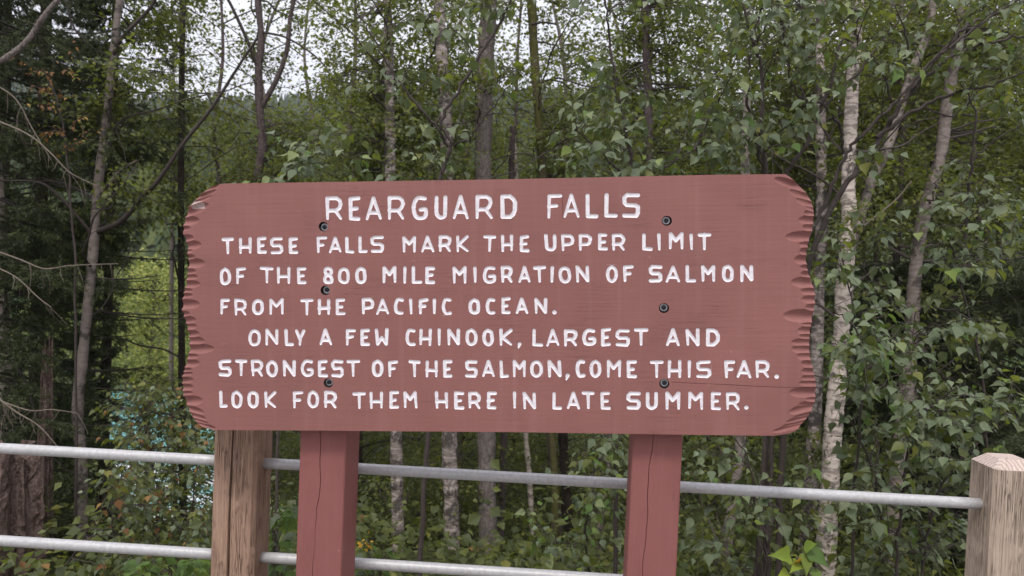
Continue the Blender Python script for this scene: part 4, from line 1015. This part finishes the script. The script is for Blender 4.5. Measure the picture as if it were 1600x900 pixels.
# ------------------------------------------------------------------ spruces
def needles(buf, P0, P1, per, ln=.022, wd=.0042, droop=-.2):
    """needle triangles along twig segments P0->P1 (m,3)"""
    m = len(P0); t = rng.random((m, per)); p = P0[:, None] + (P1 - P0)[:, None] * t[..., None]; ax = nrmz(P1 - P0)[:, None]
    r = nrmz(rng.standard_normal((m, per, 3)) * [1, 1, .8]); d = nrmz(r - ax * (r * ax).sum(2, keepdims=True)); d = nrmz(d + ax * .9)
    s = nrmz(np.cross(d, rng.standard_normal((m, per, 3)))); L_ = ln * rng.uniform(.7, 1.2, (m, per, 1))
    V = np.stack([p - s * wd / 2, p + s * wd / 2, p + d * L_], 2).reshape(-1, 3)
    Fc = np.arange(m * per * 3).reshape(-1, 3); buf.add(V, Fc, 0, np.repeat(rng.random(m), per) )
def spruce(label, base, top_z, z0, z1, nb, length, mat, bark='bark_dark', ang=None, tr=.11, per=60, ntw=26, lean=(0, 0), group=None, dead=0, ln=.024, wd=.0046, dens=1.0):
    base = np.array(base, float); base[2] = float(gz(base[0], base[1])) - .1
    o = thing('spruce_tree', label, 'tree', base, group); b = Buf()
    zz = np.linspace(base[2], top_z, 16); pl = np.stack([base[0] + lean[0] * (zz - zz[0]), base[1] + lean[1] * (zz - zz[0]), zz], 1)
    tube(b, pl, np.linspace(tr, tr * .35, 16), 10, wob=.04); b.obj('trunk', MT[bark], o, base, smooth=True)
    nb_, tb = Buf(), Buf(); T0 = []; T1 = []
    for i in range(nb):
        z = random.uniform(z0, z1); f = (z - z0) / max(z1 - z0, .1); a = random.uniform(*(ang or (0, 2 * math.pi))); Lb = length * random.uniform(.6, 1.1) * (1.05 - .35 * f)
        c = np.array([np.interp(z, pl[:, 2], pl[:, 0]), np.interp(z, pl[:, 2], pl[:, 1]), z]); u = np.array([math.cos(a), math.sin(a), 0]); sd_ = np.array([-u[1], u[0], 0])
        t = np.linspace(0, 1, 10)[:, None]; br = c + u * Lb * t + np.array([0, 0, 1]) * (-.34 * t * Lb + .22 * Lb * t ** 2.4) + sd_ * .10 * Lb * np.sin(t * 2.5 + i)
        tube(tb, br, np.linspace(.014, .003, 10), 4)
        isdead = i < dead
        k = ntw if not isdead else ntw // 2
        for j in range(k):
            tt = random.uniform(.15, 1.0); q = br[min(9, int(tt * 9))] + (br[min(9, int(tt * 9) + 1)] - br[min(9, int(tt * 9))]) * random.random(); sg = 1 if j % 2 else -1
            l = (.34 * (1.1 - tt) + .10) * random.uniform(.7, 1.2) * Lb / 1.3
            dv = nrmz(sd_ * sg * random.uniform(.6, 1.1) + u * random.uniform(.3, .8) + np.array([0, 0, random.uniform(-.75, -.1)]))
            e = q + dv * l
            if isdead: tube(tb, np.array([q, (q + e) / 2 + [0, 0, -.02], e]), [.002, .0016, .001], 3); continue
            m = q + dv * l * .5 + [0, 0, .02]; T0 += [q, m]; T1 += [m, e]
            for h in range(3):
                s_ = q + (e - q) * random.uniform(.2, .9); v_ = nrmz(dv + rng.standard_normal(3) * .55 + [0, 0, -.25]); T0.append(s_); T1.append(s_ + v_ * l * .38)
        if not isdead: T0 += list(br[3:-1]); T1 += list(br[4:])
    tb.obj('branches', MT['twig' if not dead else 'twig'], o, base, kind='stuff')
    T0 = np.array(T0); T1 = np.array(T1)
    q = (T0 + T1) / 2 - CAM; dep = np.maximum(q @ fwd, .1); X = 800 + F * (q @ CX) / dep; Y = 450 - F * (q @ CY) / dep
    vis = (X > -260) & (X < 1860) & (Y > -200) & (Y < 1050) & ~((X > 310) & (X < 1250) & (Y > 310) & (Y < 650))
    vis &= ~((X > 200) & (X < 288) & (Y > 380) & (Y < 615) & (rng.random(len(X)) < .8))
    T0, T1 = T0[vis], T1[vis]
    needles(nb_, T0, T1, int(per * dens), ln, wd); nb_.obj('needles', MT[mat], o, base, kind='stuff')
    return o, pl
def gp(px, d): 
    p = P(px, 500, d); return (p[0], p[1], 0)
PI2 = math.pi
spruce('dark spruce with drooping boughs filling the left edge', gp(-20, 6.8), 7.5, -1.4, 4.6, 165, 2.2, 'needle', tr=.10, ntw=30, per=22, ang=(-2.5, .9), ln=.030, wd=.0065)
spruce('dark spruce behind the slender grey trunk at the left', gp(168, 9.5), 9.5, -1.6, 6.0, 90, .85, 'needle', tr=.07, ntw=28, per=20, ang=(1.9, 4.6), ln=.036, wd=.009)
spruce('dark spruce whose boughs close the view behind the white birch at the left edge', gp(60, 8.6), 9.5, -1.8, 6, 110, 1.15, 'needle', tr=.09, ntw=28, per=20, ang=(-3.6, .5), ln=.034, wd=.009)
spruce('spruce in deep shade behind the left spruces', gp(0, 12.0), 9.5, -2.6, 7.5, 90, 1.9, 'needle', tr=.12, ntw=26, per=20, ln=.045, wd=.014)
spruce('grey-green spruce behind the pale fence post', gp(1650, 7.0), 3.2, -1.8, 2.1, 96, 1.95, 'needle_r', tr=.08, ntw=30, per=24, ang=(1.5, 5), ln=.030, wd=.0065)
spruce('dark spruce between the white birch and the crooked trunk', gp(1395, 9.5), 4.5, -2.4, 2.4, 110, 1.5, 'needle', tr=.07, ntw=26, per=20, ang=(-3.6, .5), ln=.036, wd=.009)
spruce('dark young spruce low behind the crooked trunk', gp(1520, 9.0), 2.9, -2.4, 2.2, 120, 1.8, 'needle', tr=.06, ntw=26, per=20, ang=(-3.6, .5), ln=.036, wd=.009)

# stump and snag at the left
def stump(name, label, px0, px1, ytop, d, mat, tall=0):
    w_ = (px1 - px0) / F * d / 2; c = P((px0 + px1) / 2, ytop, d); g = float(gz(c[0], c[1])) - .2; base = np.array([c[0], c[1], g]); o = thing(name, label, 'stump' if not tall else 'broken trunk', base)
    m = 36; nz = 26; th = np.arange(m) * 2 * math.pi / m; V = []
    fl = 1 + .13 * np.sin(th * 5 + 1) + .09 * np.sin(th * 11) + .05 * rng.standard_normal(m)
    tops = c[2] + (.10 if not tall else .22) * np.abs(np.sin(th * 3 + .5)) * rng.uniform(.2, 1, m)
    for k in range(nz):
        f = k / (nz - 1); z = g + (tops - g) * f; r = w_ * fl * (1.35 - .40 * f ** .6 if not tall else 1.25 - .75 * f) * (1 + .03 * rng.standard_normal(m)); V.append(np.stack([c[0] + r * np.cos(th), c[1] + r * np.sin(th), z], 1))
    inner = V[-1].copy(); inner[:, :2] = c[:2] + (inner[:, :2] - c[:2]) * .6; inner[:, 2] -= .12; V.append(inner)
    k = np.arange(m); l = (k + 1) % m; i = (np.arange(nz) * m)[:, None]
    Fc = np.concatenate([np.stack([(i + k).ravel(), (i + l).ravel(), (i + m + l).ravel()], 1), np.stack([(i + k).ravel(), (i + m + l).ravel(), (i + m + k).ravel()], 1), np.stack([nz * m + k, nz * m + l, np.full(m, (nz + 1) * m)], 1)])
    b = Buf(); b.add(np.concatenate(V + [inner.mean(0)[None] - [0, 0, .05]]), Fc); b.obj('trunk', MT[mat], o, base)
stump('tree_stump', 'big decayed reddish stump in the lower left corner', -38, 52, 715, 5.0, 'stump')
stump('tree_snag', 'splintered grey snag among the spruce boughs', 62, 86, 560, 6.0, 'stump', 1)

CLEAR = [([(1337, 110), (1325, 300), (1317, 480)], 26), ([(1308, 600), (1301, 680), (1289, 890)], 26), ([(1470, 240), (1448, 320), (1428, 450)], 20), ([(610, 50), (610, 290)], 20), ([(755, 100), (757, 290)], 22), ([(840, 0), (848, 290)], 26), ([(1448, 60), (1385, 235), (1350, 330)], 20), ([(1270, 640), (1258, 860)], 16), ([(1148, 770), (1128, 900)], 16), ([(1010, 0), (1013, 130)], 18)]
def blocks_trunk(px, py):
    for pl, w_ in CLEAR:
        ys = [q[1] for q in pl]
        if ys[0] <= py <= ys[-1] and abs(px - np.interp(py, ys, [q[0] for q in pl])) < w_ * 1.2 and random.random() < .85: return True
    return False
# ------------------------------------------------------------------ near shrubs and saplings: leaves one by one
def shrub(name, label, cat, stems, regions, matkeys=('leaf_near',), mix=(1,), size=.057, stemw=7, nl=(11, 17), stemmat='twig', droop=.75, limit=300, twl=.30, thin=True):
    """stems: list of ([(px,py)..from the ground up], depth0, depth1, width px); regions: (x0,y0,x1,y1,n sprays, d0, d1)"""
    polys = []; sb = []
    for pts, d0, d1, w_ in stems:
        q = [P(x, y, d0 + (d1 - d0) * i / max(1, len(pts) - 1)) for i, (x, y) in enumerate(pts)]
        if pts[0][1] > 690: g = q[0].copy(); g[2] = float(gz(g[0], g[1])) - .05; q = [g] + q
        pl = smooth_poly(q, seg=8); pl[1:] += rng.standard_normal((len(pl) - 1, 3)) * .004; polys.append(pl); sb.append((pl, w_ / 2 / F * d0))
    base = polys[0][0].copy(); o = thing(name, label, cat, base)
    for pl, r in sb:
        b = Buf(); tube(b, pl, np.linspace(r, r * .35, len(pl)), 7, wob=.06); b.obj('stem', MT[stemmat], o, base, smooth=True)
    tb = Buf(); L = Leaves()
    for x0, y0, x1, y1, n, e0, e1 in regions:
        for _ in range(n):
            px = random.uniform(x0, x1); py = random.uniform(y0, y1)
            if thin and py < 290 and not keep(px, py, .8): continue
            if blocks_trunk(px, py): continue
            c = P(px, py, random.uniform(e0, e1)); a = nearest_on(polys, c, .05); dist = np.linalg.norm(c - a)
            mid = (a + c) / 2 + np.array([0, 0, .12 * dist]) + rng.standard_normal(3) * .08 * dist
            m = 10; br = bez(a, mid, c, m); br[1:] += rng.standard_normal((m - 1, 3)) * .006
            tube(tb, br, np.linspace(.0022 + .0018 * min(dist, 1.5), .0010, m), 4)
            dirn = nrmz(br[-1] - br[-4]); k = random.randint(*nl)
            ends = [(c - dirn * twl * .6, c)]
            for _s in range(2):
                s0 = c - dirn * twl * random.uniform(.2, .7); e = s0 + nrmz(dirn + rng.standard_normal(3) * .7 + [0, 0, -.2]) * twl * random.uniform(.5, .9); ends.append((s0, e)); tube(tb, np.array([s0, (s0 + e) / 2 + [0, 0, .01], e]), [.0014, .0012, .0008], 3)
            for s0, e in ends:
                kk = max(2, k // 3 + 1); t = np.linspace(.15, 1.0, kk); p = s0 + (e - s0) * t[:, None]
                sgn = np.where(np.arange(kk) % 2, 1, -1)[:, None]; ax = nrmz(e - s0); side = nrmz(np.cross(ax, [0, 0, 1.0]) + 1e-6)
                d = nrmz(ax * .55 + side * sgn * .8 + rng.standard_normal((kk, 3)) * .35 + [0, 0, -droop]); nn = nrmz(np.array([0, -.22, 1.0]) + rng.standard_normal((kk, 3)) * .42)
                s = size * rng.uniform(.45, 1.25, kk); p = p + d * (s * .28)[:, None]
                L.add(p, d, nn, s, 0); L.m[-1] = rng.choice(len(matkeys), kk, p=np.array(mix) / sum(mix))
    tb.obj('twigs', MT[stemmat], o, base, kind='stuff')
    if matkeys: leaf_objects(o, base, L, matkeys, limit)
    return o

NB = ('leaf_near', 'leaf_mid', 'leaf_bright'); MX = (.80, .16, .04)
shrub('hazel_shrub', 'sapling with large drooping leaves over the title, left of its middle', 'sapling', [([(655, 900), (680, 500), (688, 290), (705, 225), (690, 190), (735, 110), (790, 20), (820, -60)], 3.5, 3.3, 9), ([(700, 230), (680, 195), (640, 150), (600, 90), (560, 20)], 3.5, 3.3, 5), ([(703, 225), (735, 215), (760, 180), (800, 130)], 3.5, 3.3, 4)],
      [(560, -60, 820, 130, 26, 3.0, 4.1), (600, 100, 800, 275, 26, 3.0, 4.1)], NB, MX)
shrub('hazel_shrub', 'low spray of pale leaves over the top left of the sign', 'sapling', [([(430, 900), (440, 500), (450, 290), (470, 240), (500, 215)], 3.6, 3.6, 6)],
      [(405, 190, 520, 285, 11, 3.2, 4.0), (520, 200, 620, 285, 7, 3.4, 4.2)], NB, MX)
shrub('hazel_shrub', 'sapling with broad grey-green leaves above the word at the title end', 'sapling', [([(960, 900), (970, 500), (985, 280), (978, 205), (962, 130), (950, 40), (940, -50)], 3.6, 3.4, 8), ([(985, 285), (1040, 262), (1090, 230)], 3.6, 3.4, 4), ([(985, 285), (940, 240), (900, 200)], 3.6, 3.3, 4)],
      [(850, 130, 1130, 280, 46, 3.0, 4.2), (860, -50, 1120, 130, 26, 3.1, 4.3)], NB, MX)
shrub('alder_shrub', 'dark forked stems carrying leaves left of the sign\'s top right corner', 'shrub', [([(1195, 900), (1197, 500), (1195, 275), (1188, 200), (1190, 110), (1172, 50), (1150, -40)], 3.7, 3.5, 10), ([(1193, 270), (1172, 180), (1168, 120), (1180, 50), (1200, -20)], 3.7, 3.5, 6), ([(1190, 235), (1150, 190), (1120, 160)], 3.7, 3.5, 3.5)],
      [(1100, -50, 1290, 110, 34, 3.0, 4.2), (1110, 110, 1270, 265, 16, 3.2, 4.3)], NB, MX)
shrub('alder_shrub', 'many-stemmed shrub with long black branches sweeping up to the right', 'shrub',
      [([(1200, 900), (1205, 700), (1250, 420), (1292, 310), (1323, 240), (1360, 197), (1400, 160), (1440, 110), (1500, 60), (1600, -10)], 3.6, 3.3, 8),
       ([(1215, 900), (1225, 680), (1262, 420), (1313, 302), (1350, 253), (1387, 197), (1413, 153), (1453, 103), (1487, 63), (1520, 37), (1610, 0)], 3.7, 3.5, 11),
       ([(1190, 800), (1215, 380), (1227, 275), (1260, 227), (1280, 173), (1300, 127), (1310, 80), (1345, 20)], 3.6, 3.4, 9), ([(1243, 300), (1218, 262), (1195, 238)], 3.6, 3.5, 5),
       ([(1317, 240), (1313, 200), (1287, 163), (1243, 143), (1225, 60), (1215, 0)], 3.6, 3.3, 5),
       ([(1370, 215), (1433, 170), (1500, 143), (1550, 133), (1610, 108)], 3.6, 3.4, 7), ([(1403, 130), (1418, 77), (1400, 10)], 3.6, 3.4, 5),
       ([(1413, 153), (1480, 92), (1560, 63), (1620, 55)], 3.6, 3.4, 7), ([(1505, 420), (1513, 300), (1520, 233), (1523, 173), (1500, 130)], 3.8, 3.7, 6),
       ([(1395, 160), (1370, 95), (1340, 70)], 3.5, 3.3, 3.5), ([(1440, 165), (1490, 180), (1540, 130), (1600, 95)], 3.6, 3.5, 3), ([(1290, 165), (1340, 115), (1380, 60), (1430, 10)], 3.5, 3.4, 5), ([(1520, 250), (1560, 215), (1610, 190)], 3.7, 3.6, 3.5)],
      [(1200, -50, 1400, 120, 30, 2.9, 4.0), (1380, -40, 1620, 110, 22, 3.0, 4.2), (1290, 110, 1620, 300, 15, 3.0, 4.2), (1270, 130, 1380, 180, 3, 2.9, 3.1)], NB, MX)
shrub('alder_shrub', 'leaf spray hanging beside the right edge of the sign', 'shrub', [([(1330, 900), (1340, 700), (1350, 560), (1330, 505), (1300, 485)], 3.2, 2.9, 5), ([(1350, 580), (1390, 545), (1440, 535)], 3.2, 3.1, 3), ([(1345, 560), (1320, 420), (1300, 350)], 3.3, 3.3, 3)],
      [(1272, 470, 1440, 590, 24, 2.7, 3.5), (1275, 340, 1400, 470, 9, 3.1, 3.9), (1390, 480, 1500, 600, 5, 3.2, 3.9)], NB, (.75, .13, .12))
shrub('alder_shrub', 'leafy bough in front of the crooked trunk high at the right', 'shrub', [([(1545, 900), (1540, 640), (1500, 430), (1490, 370), (1530, 330)], 3.6, 3.3, 5), ([(1500, 420), (1550, 400), (1600, 395)], 3.6, 3.4, 3), ([(1530, 560), (1515, 500), (1440, 480), (1425, 540)], 3.6, 3.5, 4)],
      [(1430, 300, 1600, 420, 20, 3.0, 3.9), (1490, 500, 1570, 570, 5, 3.0, 3.3)], NB, (.72, .22, .06))
shrub('alder_shrub', 'dense bank of grey-green leaves left of the pale fence post', 'shrub', [([(1400, 900), (1410, 780), (1420, 700), (1450, 640), (1500, 600)], 3.1, 2.9, 6), ([(1380, 900), (1370, 760), (1340, 680), (1320, 640)], 3.2, 3.1, 5), ([(1440, 900), (1470, 760), (1540, 680), (1590, 650)], 3.2, 3.0, 5)],
      [(1300, 590, 1540, 790, 58, 2.65, 3.7), (1310, 780, 1510, 900, 22, 2.9, 3.8), (1480, 590, 1600, 680, 9, 2.7, 3.2)], NB, (.74, .21, .05), size=.055)
shrub('alder_shrub', 'leaves hanging below the sign right of the right red post', 'shrub', [([(1180, 900), (1180, 800), (1170, 720), (1130, 660)], 3.2, 3.1, 5), ([(1200, 860), (1230, 780), (1270, 740)], 3.3, 3.1, 4)],
      [(1070, 690, 1290, 800, 26, 2.9, 3.8), (1075, 790, 1260, 880, 12, 3.0, 3.9)], NB, (.6, .35, .05))
shrub('alder_shrub', 'green leafy bush showing between the red posts at the right', 'shrub', [([(920, 900), (915, 820), (930, 740), (940, 690)], 4.0, 3.8, 5), ([(880, 900), (870, 850), (860, 800)], 4.2, 4.1, 4)],
      [(900, 670, 985, 800, 14, 3.2, 4.2), (800, 800, 980, 900, 24, 3.8, 5.0)], ('leaf_near', 'leaf_mid', 'leaf_bright'), (.35, .5, .15))
shrub('berry_shrub', 'small-leaved bush with withered brown leaves in front of the river', 'shrub', [([(250, 900), (245, 800), (235, 720), (225, 650)], 4.6, 4.6, 5), ([(170, 900), (175, 820), (190, 760)], 4.4, 4.4, 4), ([(290, 900), (300, 800), (310, 700)], 4.6, 4.6, 4), ([(60, 940), (120, 860), (150, 800)], 4.2, 4.2, 4)],
      [(190, 690, 330, 900, 74, 3.8, 5.0), (175, 600, 330, 705, 48, 4.2, 5.4), (140, 730, 240, 900, 26, 3.6, 4.6), (165, 600, 260, 700, 9, 4.2, 5.2)], ('leaf_mid', 'leaf_near', 'leaf_brown'), (.60, .33, .07), size=.045, thin=False)
shrub('dying_sapling', 'small withered orange-brown leaves among the spruce boughs at the upper left', 'sapling', [([(120, 900), (118, 500), (110, 300), (95, 180), (70, 110)], 5.6, 5.4, 5)],
      [(45, 95, 140, 220, 11, 5.0, 5.8)], ('leaf_brown', 'leaf_mid'), (.75, .25), size=.036, thin=False)
shrub('maple_sapling', 'bright green leaves beside the brown fence post', 'sapling', [([(440, 960), (432, 880), (425, 800), (428, 770)], 2.75, 2.7, 4)],
      [(425, 770, 458, 890, 9, 2.6, 2.9)], ('leaf_bright', 'leaf_near'), (.7, .3), size=.058, twl=.14, thin=False)
shrub('maple_sapling', 'bright green leaves poking up at the bottom edge below the lower rail', 'sapling', [([(270, 960), (268, 900), (262, 882)], 2.6, 2.55, 4)],
      [(215, 872, 325, 915, 9, 2.45, 2.75)], ('leaf_bright',), (1,), size=.060, twl=.14, thin=False)
shrub('currant_sapling', 'slim shoot with orange-yellow leaflets right of the left red post', 'sapling', [([(590, 960), (580, 880), (568, 846)], 2.9, 2.85, 3)],
      [(560, 832, 582, 852, 2, 2.8, 2.9)], ('petal', 'leaf_bright'), (.6, .4), size=.030, twl=.07, nl=(7, 9), thin=False)
shrub('currant_sapling', 'green shoot at the foot of the orange-yellow leaflets', 'sapling', [([(600, 960), (595, 900), (590, 870)], 2.95, 2.9, 3)],
      [(566, 850, 610, 890, 4, 2.85, 3.0)], ('leaf_bright', 'leaf_near'), (.5, .5), size=.050, twl=.12, thin=False)
# spotted yellow leaves at the bottom right, each placed by hand
yb = P(1262, 960, 2.35); yb[2] = 0.0
yo = thing('yellowing_sapling', 'sapling tip with big yellowing spotted leaves by the bottom edge', 'sapling', yb)
b = Buf()
for tip in ((1252, 868), (1228, 892), (1270, 895)):
    tube(b, smooth_poly([yb, P(1260, 930, 2.35), P(*tip, 2.32)], seg=6), np.linspace(.004, .0015, 13), 5)
b.obj('stem', MT['twig_pale'], yo, yb, smooth=True)
for (px, py, tx, ty, s, mk) in ((1234, 868, 1206, 866, 32, 'leaf_yellow'), (1256, 856, 1278, 850, 40, 'leaf_yellow'), (1255, 864, 1264, 902, 42, 'leaf_bright'), (1262, 860, 1300, 888, 50, 'leaf_bright'), (1232, 896, 1214, 902, 26, 'leaf_yellow'), (1240, 880, 1254, 872, 20, 'petal'), (1248, 880, 1236, 892, 22, 'leaf_yellow'), (1270, 890, 1284, 908, 20, 'leaf_bright')):
    a = P(px, py, 2.32); e = P(tx, ty, 2.27); x = nrmz(e - a); nn = nrmz(np.array([.1, -1, .5]) + rng.standard_normal(3) * .15); x_, y_, z_ = frame_leaf(x[None], nn[None]); S = np.linalg.norm(e - a) * .92
    o = bpy.data.objects.new('leaf', leaf_mesh_shared(mk)[(0, 1, 3, 1, 0, 1, 0)[int(px) % 7]]); COL.objects.link(o); o.parent = yo; B = a - yb
    o.matrix_basis = Matrix([[x_[0, i] * S, y_[0, i] * S, z_[0, i] * S, B[i]] for i in range(3)] + [[0, 0, 0, 1]])
# pale dead twigs hanging in the left spruce
db = P(-40, 260, 5.2); do = thing('dead_bough', 'pale bare hanging twigs in front of the left spruce', 'dead branch', db)
b = Buf()
for pts, w_ in (([(-40, 175), (40, 208), (80, 240), (110, 270), (150, 290)], 3.5), ([(-40, 380), (30, 405), (70, 420), (110, 415), (185, 412)], 3), ([(-40, 405), (20, 430), (60, 465), (80, 480)], 3), ([(-30, 600), (20, 640), (60, 665), (90, 698)], 4), ([(-40, 610), (40, 640), (80, 640), (120, 645)], 2.5), ([(-40, 118), (20, 150), (50, 200), (80, 250)], 2.5)):
    pl = smooth_poly([P(x, y, 5.0) for x, y in pts], seg=6); tube(b, pl, np.linspace(w_, 1.2, len(pl)) / 2 / F * 5, 5)
    for _ in range(9):
        q = pl[random.randint(3, len(pl) - 1)]; l = random.uniform(.06, .2); e = q + np.array([random.gauss(.02, .03), random.gauss(0, .05), -l]); tube(b, np.array([q, (q + e) / 2 + rng.normal(0, .01, 3), e]), [.0022, .0018, .001], 3)
b.obj('twigs', MT['twig_pale'], do, db, kind='stuff')

# ------------------------------------------------------------------ haze over the valley
HAZE = 0.00025
if HAZE:
    b = Buf(); box(b, -560, 560, -70, 680, -20, 190); t = NT('valley_haze')
    vol = t.n('ShaderNodeVolumePrincipled', {'Color': (.80, .87, 1.0, 1), 'Density': HAZE, 'Anisotropy': .2}); t.t.links.new(vol.outputs[0], t.out.inputs['Volume'])
    b.obj('haze', t.m, None, kind='stuff')
